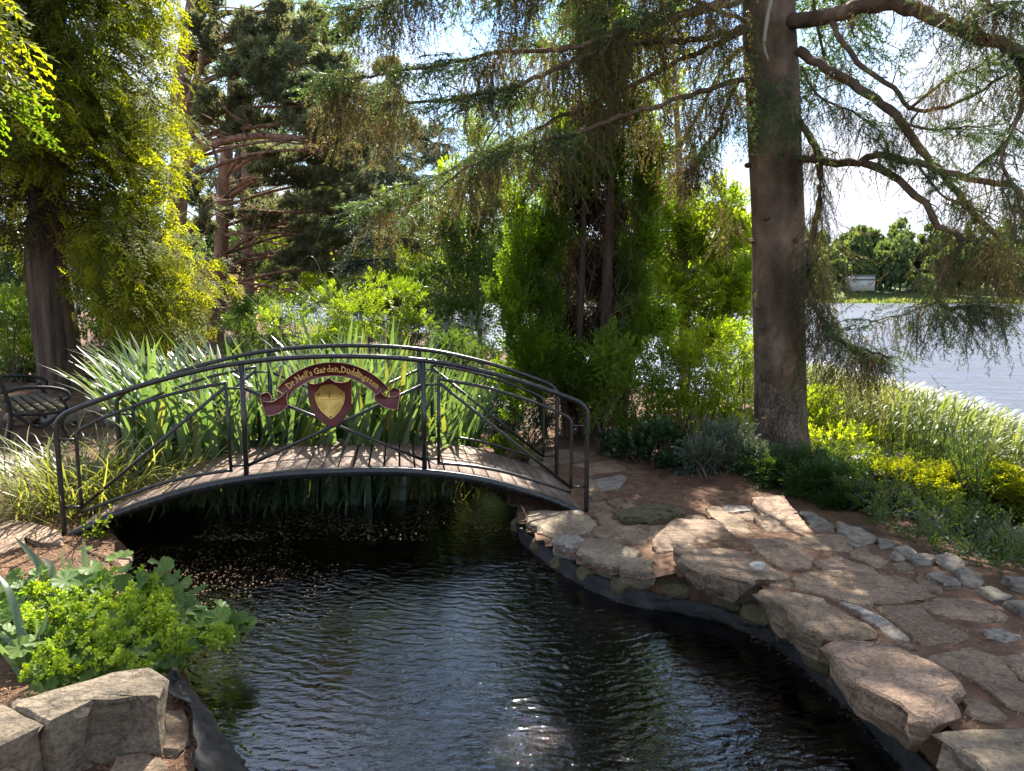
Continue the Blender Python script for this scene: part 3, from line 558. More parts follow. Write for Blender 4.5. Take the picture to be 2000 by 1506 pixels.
# concrete pads under ends
# ---------------------------------------------------------------- sign on the front railing
sg=thing('bridge_sign','maroon ribbon banner with gold lettering above a brass-plaqued shield on the near railing','sign',B3(1.89,.93,-.03))
def zs(a,b): return (480+a/5.882,680+b/5.882)
def poly(uv,o,th): # extruded polygon in the bridge plane
    from mathutils.geometry import tessellate_polygon
    n=len(uv); f=tessellate_polygon([[Vector((u,z,0)) for u,z in uv]]); V=[B3(u,z,o) for u,z in uv]+[B3(u,z,o+th) for u,z in uv]
    T=[tuple(t) for t in f]+[tuple(x+n for x in t) for t in f]; Q=[(i,(i+1)%n,n+(i+1)%n,n+i) for i in range(n)]; return V,T,Q
def signpart(nm,px,o,th,m_,par=sg,a=.5,edge=None):
    uv=[Qz(*zs(*q)) for q in px]; mb=MB(); mb.add(*poly(uv,o,th),a=a); ob=mb.build(nm,M[m_],par)
    if edge: 
        m2=MB(); tube(m2,[B3(u,z,o-.001) for u,z in uv+[uv[0]]],edge,5); m2.build('edge_line',M['cream'],ob)
    return ob
CU,CZ,RO,RI=1.888,.905,.502,.402; th=np.radians(np.linspace(-51,53,30))
uv=[(CU+RO*math.sin(t),CZ+RO*math.cos(t)) for t in th]+[(CU+RI*math.sin(t),CZ+RI*math.cos(t)) for t in th[::-1]]
mb=MB(); mb.add(*poly(uv,-.040,.012)); ban=mb.build('banner',M['sign'],sg); m2=MB(); tube(m2,[B3(u,z,-.041) for u,z in uv+[uv[0]]],.0017,5); m2.build('edge_line',M['cream'],ban)
signpart('ribbon_end',[(175,560),(205,600),(260,610),(330,602),(420,545),(480,485),(500,480),(480,560),(497,640),(450,700),(390,735),(330,758),(255,765),(232,740),(215,680)],-.047,.010,'sign',edge=.0017)
signpart('ribbon_fold',[(345,455),(360,485),(415,505),(425,530),(400,570),(370,585),(375,520),(350,490)],-.036,.005,'sign',a=.2,edge=.0014)
signpart('ribbon_curl',[(175,560),(190,520),(235,500),(280,505),(305,540),(315,590),(260,604),(205,598)],-.052,.008,'sign',a=.35,edge=.0017)
signpart('ribbon_end',[(1480,540),(1530,500),(1545,460),(1560,510),(1600,540),(1650,555),(1720,550),(1765,520),(1777,490),(1765,560),(1745,690),(1690,693),(1600,670),(1530,630),(1485,590)],-.047,.010,'sign',edge=.0017)
signpart('ribbon_curl',[(1655,545),(1650,480),(1680,450),(1730,448),(1770,475),(1765,520),(1720,548)],-.052,.008,'sign',a=.35,edge=.0017)
signpart('ribbon_fold',[(1605,420),(1600,440),(1590,505),(1570,522),(1545,480),(1555,440)],-.036,.005,'sign',a=.2,edge=.0014)
shd=signpart('shield',[(720,370),(740,395),(800,405),(880,388),(935,355),(965,335),(990,355),(1040,382),(1110,390),(1180,375),(1212,342),(1222,480),(1220,640),(1195,715),(1140,800),(1060,870),(990,890),(900,858),(820,785),(760,700),(733,600),(720,500)],-.046,.014,'sign')
pl=signpart('plaque',[(797,515),(835,480),(860,440),(900,415),(965,405),(1020,412),(1060,435),(1100,470),(1145,505),(1148,560),(1130,630),(1095,700),(1040,765),(987,806),(930,765),(870,710),(825,640),(802,570)],-.050,.004,'brass',par=shd)
ink=MB()
def seg2(a_,b_,w=.0014):
    a3=B3(*Qz(*zs(*a_)),-.0512); b3=B3(*Qz(*zs(*b_)),-.0512); d=norm(b3-a3); x=np.cross(d,nb)*w/2; ink.add([a3-x,a3+x,b3+x,b3-x],None,[(0,1,2,3)])
for yy,x0,x1 in ((580,865,1070),(600,855,1110),(622,850,1100),(640,855,1095),(660,890,1070),(678,900,1050)):
    x=x0
    while x<x1: w=RG.uniform(8,30); seg2((x,yy+RG.normal()*1.5),(min(x+w,x1),yy+RG.normal()*1.5),.0011 if RG.random()<.5 else .0018); x+=w+RG.uniform(5,9)
for k in range(14):
    a_=k/14*2*math.pi; b_=(k+1)/14*2*math.pi; seg2((968+38*math.cos(a_),480+38*math.sin(a_)),(968+38*math.cos(b_),480+38*math.sin(b_)),.0010)
seg2((968,520),(968,570),.004); seg2((950,545),(986,545),.002); seg2((1000,735),(1030,713),.001)
ink.build('engraved_lines',M['ink'],pl,kind='stuff')
for q in ((850,518),(1095,518),(985,772)):
    u,z=Qz(*zs(*q)); mb=MB(); tube(mb,[B3(u,z,-.054),B3(u,z,-.049)],.0055,10); mb.build('rivet',M['ink'],pl)
# gold lettering: each letter set along the arc
def glyph(ch):
    cu=bpy.data.curves.new('t','FONT'); cu.body=ch; cu.size=1; cu.offset=.018; cu.resolution_u=2; ob=bpy.data.objects.new('t',cu); COL.objects.link(ob); dg=bpy.context.evaluated_depsgraph_get(); me=ob.evaluated_get(dg).to_mesh()
    V=np.array([v.co[:] for v in me.vertices]); Fc=[tuple(p.vertices) for p in me.polygons]; T=[]
    for f in Fc: T+=[(f[0],f[i],f[i+1]) for i in range(1,len(f)-1)]
    ob.evaluated_get(dg).to_mesh_clear(); bpy.data.objects.remove(ob); bpy.data.curves.remove(cu); return V[:,:2],np.array(T)
# little serifs per letter in glyph units: (x fraction of width, y)
SER={'D':[(.1,0),(.1,.7)],'r':[(.25,0),(.15,.5)],'N':[(.1,0),(.1,.7),(.9,.7)],'i':[(.5,0),(.2,.5)],'l':[(.5,0),(.2,.72)],'n':[(.15,0),(.85,0),(.05,.5)],'d':[(.9,0),(.75,.72)],'u':[(.1,.5),(.75,.5),(.95,0)],'t':[],'g':[],'s':[],'e':[],'o':[],'G':[(.9,.36)],'a':[(.95,0)]}
txt="Dr.Neil's Garden,Duddingston"; cache={}; adv=[]; HT=.062
for ch in txt:
    if ch==' ': adv.append(.17); continue
    if ch not in cache: cache[ch]=glyph(ch)
    V=cache[ch][0]; adv.append(np.ptp(V[:,0])+.075)
tot=sum(adv); half_=np.radians(45.5); RB=RI+.030; k_=2*half_*RB/tot/1.0; s_=0; lt=MB()
for ch,ad in zip(txt,adv):
    if ch!=' ':
        V,T=cache[ch]; V=V.copy(); x0=V[:,0].min(); w=np.ptp(V[:,0]); V[:,0]-=x0+w/2
        an=-half_+ (s_+ad/2)*k_/RB+math.radians(1.2)
        def put(U,T):
            xx=U[:,0]*k_; yy=U[:,1]*HT; r=RB+yy; uu=CU+r*math.sin(an)+xx*math.cos(an); zz=CZ+r*math.cos(an)-xx*math.sin(an)
            lt.add([B3(a_,b_,-.0425) for a_,b_ in zip(uu,zz)],T)
        put(V,T)
        for fx,fy in SER.get(ch,[]): 
            cx_=-w/2+fx*w; put(np.array([(cx_-.13,fy-.0),(cx_+.13,fy-.0),(cx_+.13,fy+.055),(cx_-.13,fy+.055)]),np.array([(0,1,2),(0,2,3)]))
    s_+=ad
lt.build('lettering',M['goldp'],ban,kind='stuff')
# ---------------------------------------------------------------- vegetation
UPV=np.array([0,0,1.])
TW=[T_twig(9,.34,.2,s) for s in range(4)]; TWF=[T_twig(11,.26,.13,10+s,.6) for s in range(4)]; TC=[T_cyp(s) for s in range(4)]; TP=[T_pine(s) for s in range(4)]
TS=[T_spruce(s) for s in range(5)]; TH=[T_hang(s) for s in range(6)]; THB=[T_hang(20+s,0,False) for s in range(4)]
def blob(mb,Ts,c_,r,K,s,ncl=12,out=.6,up=.3,a=.5,spread=.34,shell=.5,var=.25,face=None):
    c_=np.asarray(c_,float); r=np.asarray(r,float); q=rdir(ncl)*(shell+(1-shell)*RG.random((ncl,1)))**.8*.82; cc_=c_+q*r; ca=np.clip(a+RG.normal(size=ncl)*.16,0,1)
    w=RG.integers(0,ncl,K); g=RG.normal(size=(K,3)); g=g/np.maximum(1,np.linalg.norm(g,axis=1,keepdims=True)/1.9); pos=cc_[w]+g*r*spread*.55
    d=norm((pos-c_)/r)*out+norm(g)*out*.6+UPV*up+rdir(K)*.5
    h=rdir(K)*.7+(UPV if face is None else np.asarray(face)); stampv(mb,Ts,pos,frames(d,h),s*RG.uniform(1-var,1+var,K),np.clip(ca[w]+RG.normal(size=K)*.12,0,1)); return cc_
def pxb(px,py,Y,rx,ry,rz=None):
    k=Y/F; return D(px,py,Y),np.array([rx*k,rz if rz else (rx+ry)/2*k,ry*k])
def branchy(mb,src,ends,r,wob=.12,sag=.0,n=8,seg=4):
    for q in ends:
        v=q-src; L=np.linalg.norm(v); mid=src+v*.5+RG.normal(size=3)*L*wob+UPV*L*.10
        tube(mb,smooth_path([src,mid,q],n),np.linspace(r*min(1,.5+L*.3),r*.2,n),seg,cap=False)
def along(path,K,t0=0.,t1=1.,cl=0):
    t=RG.uniform(t0,t1,K)
    if cl and K: c_=RG.uniform(t0,t1,max(2,K//cl)); t=np.clip(c_[RG.integers(0,len(c_),K)]+RG.normal(size=K)*.018,0,.999)
    i=t*(len(path)-1); j=np.minimum(i.astype(int),len(path)-2); f=(i-j)[:,None]; return path[j]*(1-f)+path[j+1]*f,norm(path[j+1]-path[j]),t
# ---- the big spruce on the right
spr=thing('spruce_tree','big spruce with a thick bare trunk and drooping half-dead limbs beside the path','tree',(2.72,7.45,.1))
tp=[D(1531,930,7.45),D(1524,800,7.45),D(1519,600,7.45),D(1519,450,7.45),D(1512,300,7.45),D(1508,150,7.45),D(1503,0,7.45)]; tp[0][2]-=.15
tp+=[tp[-1]+np.array([-.08,0,2]),tp[-1]+np.array([-.1,.1,5]),tp[-1]+np.array([-.1,.1,9])]
sp_=smooth_path(tp,90); rr=np.interp(np.linspace(0,1,90),[0,.04,.11,.33,.7,1],[.315,.275,.25,.25,.24,.05][:6]); 
mb=MB(); V0=len(mb.V); tube(mb,sp_,rr,28,a=.5)
Vt=mb.V[0]; cen=np.repeat(sp_,28,0); dd=Vt-cen; ang=np.arctan2(dd[:,1],dd[:,0]); f=1+.035*np.sin(ang*3+Vt[:,2]*1.1)+.02*np.sin(ang*7+Vt[:,2]*3)+ .10*np.exp(-np.maximum(Vt[:,2]-.1,0)*2.2)*np.sin(ang*4+1); mb.V[0]=cen+dd*f[:,None]; mb.A[0]=np.clip(.5+.5*vn(ang*1.5,Vt[:,2],3.5),0,1)
tr=mb.build('trunk',M['bark'],spr,smooth=True)
mb=MB(); k=9; k=13; tube(mb,sp_[:k+5],(rr[:k+5]*1.0+np.linspace(.012,-.012,k+5)),28); Vt=mb.V[0]; cen=np.repeat(sp_[:k+5],28,0); dd=Vt-cen; ang=np.arctan2(dd[:,1],dd[:,0]); f=1+.035*np.sin(ang*3+Vt[:,2]*1.1)+.02*np.sin(ang*7+Vt[:,2]*3)+.10*np.exp(-np.maximum(Vt[:,2]-.1,0)*2.2)*np.sin(ang*4+1)+.045*RG.random(len(ang)); mb.V[0]=cen+dd*f[:,None]; mb.build('scaly_base_bark',M['bark2'],tr,smooth=True)
mb=MB()
for px,py in ((1553,395),(1551,470),(1545,535),(1500,425),(1470,470),(1553,570),(1565,700),(1483,600),(1490,640),(1530,350),(1462,322)):   # branch scars and knots
    q=D(px,py,7.22 if 1475<px<1556 else 7.4); th_=np.linspace(0,2*math.pi,10,endpoint=False); r=.038 if py>380 and px>1540 else .02
    V=[q+np.array([0,-.008,0])]+[q+np.array([r*1.25*math.cos(t),.01,r*math.sin(t)])*1. for t in th_]+[q+np.array([r*1.7*math.cos(t),.03,r*1.4*math.sin(t)]) for t in th_]
    mb.add(V,[(0,1+i,1+(i+1)%10) for i in range(10)],[(1+i,11+i,11+(i+1)%10,1+(i+1)%10) for i in range(10)],.1)
mb.build('branch_scars',M['bark2'],tr,smooth=True,kind='stuff')
def spbranch(px,r0,r1,hang=60,live=30,t0=.12,hs=.42,ls=.30,lt=.45,lab=None,dens=1.,green=.25):
    pts=[D(*q) if len(q)==3 and not isinstance(q,np.ndarray) else q for q in px]; L=np.sum(np.linalg.norm(np.diff(pts,axis=0),axis=1)); n=max(10,int(L*14)); pth=smooth_path(pts,n)+RG.normal(size=(n,3))*.008; pth[0]=pts[0]
    mb=MB(); tube(mb,pth,np.linspace(r0,r1,n),7,bump=.25)
    # short crooked side twigs
    K=int(L*7); q,t,_=along(pth,K,.1); 
    for i in range(K):
        d=norm(rdir(1)[0]+np.array([0,0,-.6])); l_=RG.uniform(.1,.45); tube(mb,smooth_path([q[i],q[i]+d*l_*.5+RG.normal(size=3)*.04,q[i]+d*l_+np.array([0,0,-.06])],5),np.linspace(.007,.0025,5),3,cap=False)
    br=mb.build('branch',M['bark'],spr,smooth=True)
    fm=MB(); K=int(hang*L*dens*.72); q,t,tt=along(pth,K,t0,cl=9); side=norm(np.cross(t,UPV)); off=side*RG.normal(size=(K,1))*.16+RG.normal(size=(K,3))*.03; off[:,2]-=.02
    d=np.array([0,0,-1.])+RG.normal(size=(K,3))*.28+side*np.sign(RG.normal(size=(K,1)))*.18
    stampv(fm,TH,q+off,frames(d,rdir(K)),hs*RG.uniform(.35,1.15,K),np.clip(green+RG.normal(size=K)*.18,0,1)); fm.build('hanging_twigs',M['needle'],br,kind='stuff')
    lm=MB(); K=int(live*L*dens*1.2)
    if K:
        q,t,tt=along(pth,K,lt,cl=6); sg=np.sign(RG.normal(size=(K,1))); side=norm(np.cross(t,UPV))*sg; d=t*.8+side*.8+np.array([0,0,-.15])+RG.normal(size=(K,3))*.25
        stampv(lm,TS,q+RG.normal(size=(K,3))*.03,frames(d,UPV+RG.normal(size=(K,3))*.25),ls*RG.uniform(.6,1.2,K),RG.random(K)); lm.build('needle_sprays',M['needlegreen'],br,kind='stuff')
    return br
LB_=[([(1450,0,7.2),(1300,42,6.9),(1195,70,6.7),(1107,94,6.5),(985,101,6.3),(915,115,6.1),(810,136,5.9),(705,150,5.7),(620,155,5.6)],.030,.008),
 ([(1462,50,7.25),(1370,77,7.1),(1300,81,7.0),(1230,87,6.9),(1142,112,6.7),(1055,147,6.5),(1002,171,6.4),(932,185,6.2),(845,199,6.0),(740,200,5.9),(640,170,5.7)],.032,.008),
 ([(1465,56,7.3),(1387,91,7.5),(1300,133,7.7),(1195,185,7.9),(1090,231,8.1),(1020,269,8.2),(932,304,8.4),(845,350,8.5),(757,385,8.6),(700,400,8.6)],.03,.007),
 ([(1468,150,7.3),(1370,178,7.0),(1247,217,6.6),(1150,250,6.4),(1055,276,6.2),(950,308,6.0),(880,350,5.9),(800,420,5.8)],.028,.007),
 ([(1450,150,7.3),(1425,190,7.2),(1405,245,7.1),(1375,290,7.05),(1352,318,7.0)],.02,.010),
 ([(1470,-60,7.2),(1300,-60,6.6),(1100,-75,6.2),(900,-70,5.8),(800,-25,5.6),(740,10,5.5),(665,22,5.4)],.032,.008),
 ([(1470,-20,7.2),(1380,10,7.6),(1290,40,8),(1230,60,8.4),(1150,60,8.8),(1080,100,9),(980,60,9.2)],.03,.008),
 ([(1470,-100,7.2),(1350,-90,6.3),(1200,-60,5.6),(1080,-30,5.2),(980,-25,4.9)],.03,.008),
 ([(1460,40,7.2),(1400,20,6.6),(1330,0,6.1),(1270,25,5.7),(1200,40,5.3)],.022,.006)]
for j_,(px,a_,b_) in enumerate(LB_):
    px=[(x,y,7.2+(Y-7.2)*(.35 if Y<7.2 else .1)) for x,y,Y in px]
    spbranch(px,a_,b_,hang=104,live=24,t0=.06,hs=.46,ls=.36,green=.42)
# brown dead broom at the end of the drooping limb
fm=MB(); K=150; q=D(1345,325,7.0)+RG.normal(size=(K,3))*np.array([.10,.10,.10]); stampv(fm,TH,q,frames(np.array([0,0,-1])+RG.normal(size=(K,3))*.5,rdir(K)),.30*RG.uniform(.6,1.1,K),RG.random(K)*.2); bb=fm.build('dead_broom',M['needle'],spr,kind='stuff')
RB_=[([(1545,42,7.25),(1632,31,6.9),(1720,7,6.5),(1790,21,6.2),(1860,52,5.9),(1947,84,5.6),(2010,108,5.4),(2100,150,5.1),(2220,230,4.9)],.075,.03,30,14,.25),
 ([(1990,100,5.5),(2000,150,5.5),(1996,200,5.5),(1965,275,5.6),(1912,325,5.7),(1870,350,5.8)],.028,.008,90,26,.1),
 ([(1629,38,6.9),(1636,70,6.85),(1685,130,6.7),(1745,175,6.5),(1790,213,6.4),(1860,206,6.2),(1947,158,6.0),(2010,120,5.9)],.028,.009,60,14,.1),
 ([(1562,100,7.25),(1615,136,7.0),(1685,175,6.7),(1755,231,6.5),(1807,301,6.4),(1860,360,6.3),(1912,427,6.2),(1975,483,6.1)],.048,.02,45,14,.15),
 ([(1560,311,7.2),(1667,317,6.9),(1720,304,6.7),(1790,318,6.4),(1877,343,6.1),(1979,364,5.8),(1990,400,5.8),(2003,445,5.8)],.040,.016,40,12,.2),
 ([(1680,317,6.85),(1737,336,6.6),(1807,395,6.3),(1835,441,6.2),(1874,465,6.0),(1862,504,6.0),(1835,555,6.0),(1832,590,6.0),(1860,600,6.0),(1910,598,5.9),(1960,608,5.85)],.036,.008,75,30,.45),
 ([(1835,585,6.0),(1800,600,6.0),(1765,613,6.0),(1720,622,6.0),(1692,630,6.0)],.010,.004,150,20,.1),
 ([(1556,232,7.35),(1585,275,7.25),(1601,332,7.1),(1597,420,7.1),(1583,500,7.05),(1587,585,7.0),(1615,637,6.9),(1650,672,6.8),(1690,685,6.7),(1745,697,6.6)],.036,.010,300,40,.45),
 ([(1874,465,6.0),(1900,470,5.9),(1940,480,5.8),(1985,500,5.7),(2040,560,5.6)],.012,.005,110,45,.1),
 ([(1640,-40,6.6),(1740,-60,6.2),(1860,-20,5.8),(1940,10,5.5),(2000,0,5.3)],.03,.01,110,50,.1),
 ([(1990,220,5.4),(1960,300,5.3),(1985,380,5.2),(2020,450,5.2)],.016,.006,130,50,.1),
 ([(1780,210,6.4),(1860,150,6.2),(1930,120,6.1),(1990,60,6.0)],.014,.005,120,60,.1),
 ([(1565,130,7.1),(1600,190,6.9),(1660,215,6.7),(1715,250,6.5),(1740,300,6.4)],.014,.005,90,50,.1),
 ([(1750,230,6.5),(1800,250,6.3),(1880,250,6.1),(1960,240,6.0)],.012,.005,70,50,.2),
 ([(1790,318,6.4),(1840,380,6.2),(1890,400,6.1),(1950,440,6.0)],.012,.005,80,20,.2)]
for px,a_,b_,h_,l_,lt in RB_: spbranch(px,a_,b_,hang=h_*.95,live=l_*.85,t0=.12,hs=.30,ls=.27,lt=lt,green=.3)
# blue-green sprays in front of the trunk, and needle fans on the low limbs
def fan(c3,r3,K,s,droop=-.2,dirx=0,par=spr,nm='needle_sprays',m_='needlegreen',T_=None):
    fm=MB(); q=np.asarray(c3)+RG.normal(size=(K,3))*np.asarray(r3)*.5; d=rdir(K)*.5+(q-np.asarray(c3))/np.asarray(r3)*.5+np.array([dirx,0,droop]); stampv(fm,T_ or TS,q,frames(d,UPV+RG.normal(size=(K,3))*.3),s*RG.uniform(.6,1.2,K),RG.random(K)); return fm.build(nm,M[m_],par,kind='stuff')
fan(D(1520,215,6.75),(.42,.2,.22),110,.26,-.5); fan(D(1490,140,6.8),(.25,.15,.2),40,.24,-.5); fan(D(1640,200,6.7),(.4,.2,.14),34,.24,-.4)
fan(D(1880,620,5.9),(.5,.25,.22),170,.20,-.7,.25); fan(D(1660,700,6.8),(.4,.3,.35),120,.34,-1,0,T_=TH,m_='needle'); fan(D(1600,560,6.95),(.15,.15,.7),120,.34,-1,0,T_=TH,m_='needle'); fan(D(1800,605,5.95),(.3,.2,.12),26,.18,-.3,-.3); fan(D(1685,690,6.7),(.42,.25,.2),55,.22,-.5,.2); fan(D(1620,560,6.9),(.12,.15,.5),24,.2,-.5)
fan(D(1900,110,5.8),(.6,.5,.25),40,.24,-.5); fan(D(1850,285,6.0),(.5,.4,.15),40,.24,-.5); fan(D(1930,40,5.7),(.6,.5,.3),110,.24,-.7); fan(D(1960,190,5.6),(.3,.4,.2),50,.22,-.7); fan(D(1960,520,5.7),(.3,.3,.35),110,.3,-1,0,T_=TH,m_='needle'); fan(D(1880,480,6.0),(.4,.3,.3),90,.3,-1,0,T_=TH,m_='needle'); fan(D(1420,420,7.3),(.12,.12,.25),40,.3,-1,0,T_=TH,m_='needle'); fan(D(1930,440,5.8),(.4,.3,.2),40,.24,-.5)
tube_=MB(); tube(tube_,smooth_path([D(1508,-10,6.95),D(1500,30,6.9),D(1492,87,6.9),D(1500,119,6.9)],14),[.02,.012],7,a=.9,bump=.4); tube_.build('dead_branch',M['greybark'],spr,smooth=True)
# limbs higher up, out of the frame: they shade the path
for k in range(38):
    zz=RG.uniform(4.2,10.5); az=RG.uniform(0,2*math.pi)
    if k>33: zz=(5.6,6.1,6.7,6.3)[k-34]; az=math.radians((176,186,168,194)[k-34])  # unseen left-pointing limbs added to shade the sun glint on the pond
    L=(RG.uniform(2.4,4.2))*(1.15-.055*zz); dv=np.array([math.cos(az),math.sin(az),0])
    if zz<5.4 and dv[1]<-.2: zz+=1.0
    if dv[0]<-.2: L*=.6
    if k>33: L=3.1
    s0=np.array([2.52,7.45,zz]); pts=[s0,s0+dv*L*.4+UPV*.1,s0+dv*L*.8-UPV*.35,s0+dv*L-UPV*.6]
    pth=smooth_path(pts,14); mb=MB(); tube(mb,pth,np.linspace(.04,.01,14),5); br=mb.build('branch',M['bark'],spr,smooth=True); K=int(L*17); q,t,_=along(pth,K,.15); sd_=norm(np.cross(t,UPV))*np.sign(RG.normal(size=(K,1)))
    fm=MB(); stampv(fm,TS,q,frames(t*.6+sd_*.9+RG.normal(size=(K,3))*.3-UPV*.5,UPV+RG.normal(size=(K,3))*.3),.66*RG.uniform(.6,1.2,K),RG.random(K)); fm.build('needle_sprays',M['needlegreen'],br,kind='stuff')
# ivy leaves climbing the trunk edge
def leaves(nm,c3,r3,K,s,m_,par,T_=TW,up=.3,ncl=8,out=.5,a=.5,**kw):
    fm=MB(); blob(fm,T_,c3,r3,K,s,ncl,out,up,a,**kw); return fm.build(nm,M[m_],par,kind='stuff')
LEAF=[quadleaf(np.zeros(3),np.array([0,1.,0]),1,.8,fold=.15)]
ivy=thing('ivy','green ivy leaves climbing the right edge of the big spruce trunk','ivy',D(1568,720,7.3))
for py in range(560,740,14): leaves('leaves',D(1566+RG.uniform(-6,8),py,7.25),(.05,.05,.05),7,.05,'leafB',ivy,LEAF,ncl=4)
mb=MB(); tube(mb,smooth_path([D(1572,760,7.25),D(1568,680,7.22),D(1572,600,7.22),D(1566,540,7.22)],20),.006,5); mb.build('stem',M['twig'],ivy)
# ---- left cypress
cy=thing('cypress_tree','tall cypress at the left with a dark bare trunk and golden-lit drooping foliage','tree',(-7.3,12,.25))
tp=[D(135,775,12),D(118,700,12),D(103,600,12),D(92,500,12),D(95,400,12),D(100,200,12),D(105,0,12),D(105,-450,12)]; tp[0][2]-=.2
pth=smooth_path(tp,60); mb=MB(); tube(mb,pth,np.interp(np.linspace(0,1,60),[0,.05,.12,.5,1],[.50,.40,.34,.30,.08]),24); Vt=mb.V[0]; cen=np.repeat(pth,24,0); dd=Vt-cen; ang=np.arctan2(dd[:,1],dd[:,0]); mb.V[0]=cen+dd*(1+.05*np.sin(ang*5+1+Vt[:,2]*.5)+.03*np.sin(ang*11+Vt[:,2]))[:,None]; mb.build('trunk',M['cypbark'],cy,smooth=True)
CX,CY_=-7.3,12.0
SIL=np.array([(0,325),(60,350),(150,355),(210,345),(250,348),(330,335),(400,325),(470,312),(520,350),(550,390),(600,375),(650,290)])
def cylimb(p0,p1,K,s,m_='cyp',droop=.5,a=.5,th_=.22,par=cy,wood=.02):
    v=p1-p0; L=np.linalg.norm(v); mid=p0+v*.55+UPV*L*.10; pth=smooth_path([p0,mid,p1],14); mb=MB(); tube(mb,pth,np.linspace(wood,.005,14),4,cap=False); br=mb.build('branch',M['twig'],par)
    q,t,tt=along(pth,K,.35); q=q+RG.normal(size=(K,3))*th_*np.array([1,1,.75]); q[:,2]-=np.abs(RG.normal(size=K))*th_*.8; sd_=norm(np.cross(t,UPV))*RG.normal(size=(K,1)); d=t*.9+sd_*.6+RG.normal(size=(K,3))*.3-UPV*droop
    fm=MB(); stampv(fm,TC,q,frames(d,UPV+RG.normal(size=(K,3))*.45),s*RG.uniform(.6,1.25,K),np.clip(a+RG.normal(size=K)*.2,0,1)); fm.build('foliage',M[m_],br,kind='stuff')
for k in range(200):
    py=RG.uniform(-380,640) if k<160 else RG.uniform(180,640)
    edge=np.interp(py,SIL[:,0],SIL[:,1]) if py>0 else 350-(-py)*.25
    right=RG.random()<.5
    if k<160:
        Yd=RG.uniform(11.2,12.6) if right else RG.uniform(9.4,11.0)
        px=edge-RG.uniform(15,65) if right else RG.uniform(-120,edge-60)
        if py>480 and not right: continue
    else: Yd=RG.uniform(9.6,10.8); px=RG.uniform(-60,330)
    if py>350 and px<200: continue
    if py>250 and px<200: p_small=True
    else: p_small=False
    if py>400 and px<240: continue
    if py>560 and px<275: continue
    p1=D(px,py,Yd); p0=np.array([CX+RG.normal()*.1,CY_,min(max(p1[2]+RG.uniform(.2,1.0),2.0),9)])
    cylimb(p0,p1,30 if p_small else (66 if right else 50),.31,'cyp',.35,.85 if right else .22,.14 if p_small else .26)  # right-edge sprays set yellower and lighter: sunlight put into their colour
for k in range(22):
    px,py=RG.uniform(-70,45) if k<14 else RG.uniform(60,230),RG.uniform(200,450) if k<14 else RG.uniform(60,330); p1=D(px,py,RG.uniform(11.6,13.2)); cylimb(np.array([CX,CY_,min(max(p1[2]+.5,2.6),8)]),p1,44,.33,'cyp',.35,.2,.3)
for px,py,Y in ((425,545,10.4),(395,590,10.5),(330,600,10.4),(290,560,10.2),(300,600,10.2),(380,520,10.5),(300,640,10.6),(310,580,10.2),(430,555,10.6),(350,560,10.5),(290,500,10.0),(320,500,10.2)):
    cylimb(np.array([CX+.2,CY_-.2,2.9+RG.uniform(-.2,.5)]),D(px-10,py,Y),75,.28,'cyp',.4,.75,.22)
mb=MB()
for k in range(260):     # dead brown inner twigs
    z0=RG.uniform(2.9,8); az=RG.uniform(math.pi*.9,math.pi*2.1); L=RG.uniform(.8,2.0); s0=np.array([CX,CY_,z0]); d=np.array([math.cos(az),math.sin(az)*1.0,RG.uniform(-.5,.1)]); tube(mb,smooth_path([s0,s0+d*L*.5+RG.normal(size=3)*.15,s0+d*L+RG.normal(size=3)*.2-UPV*.2],6),np.linspace(.018,.004,6),3,cap=False)
mb.build('dead_twigs',M['twig'],cy,kind='stuff')
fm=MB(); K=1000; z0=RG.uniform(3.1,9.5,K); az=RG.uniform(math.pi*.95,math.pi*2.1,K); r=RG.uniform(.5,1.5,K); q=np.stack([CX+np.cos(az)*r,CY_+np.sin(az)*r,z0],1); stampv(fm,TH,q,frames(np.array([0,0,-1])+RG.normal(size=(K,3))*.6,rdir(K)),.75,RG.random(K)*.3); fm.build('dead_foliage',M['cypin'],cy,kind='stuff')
# near overhanging cypress, top left corner
c2=thing('cypress_tree','near golden-green cypress sprays hanging into the upper left corner from a tree outside','tree',(-4.3,3.9,.2))
mb=MB(); tube(mb,smooth_path([(-4.3,3.9,.1),(-4.25,3.9,2),(-4.3,4.0,5)],14),[.2,.1],12); mb.build('trunk',M['cypbark'],c2,smooth=True)
for px,py,Y in ((50,30,4.2),(20,60,4.2),(80,160,4.3),(20,200,4.2),(-10,120,4.2),(60,185,4.4),(0,10,4.0),(-40,200,4.2)):
    cylimb(np.array([-4.3,4.0,3.4+RG.uniform(0,.6)]),D(px-25,py-15,Y),26,.26,'gold' if py>180 else 'cyp',.35,.6,.08,par=c2,wood=.012)
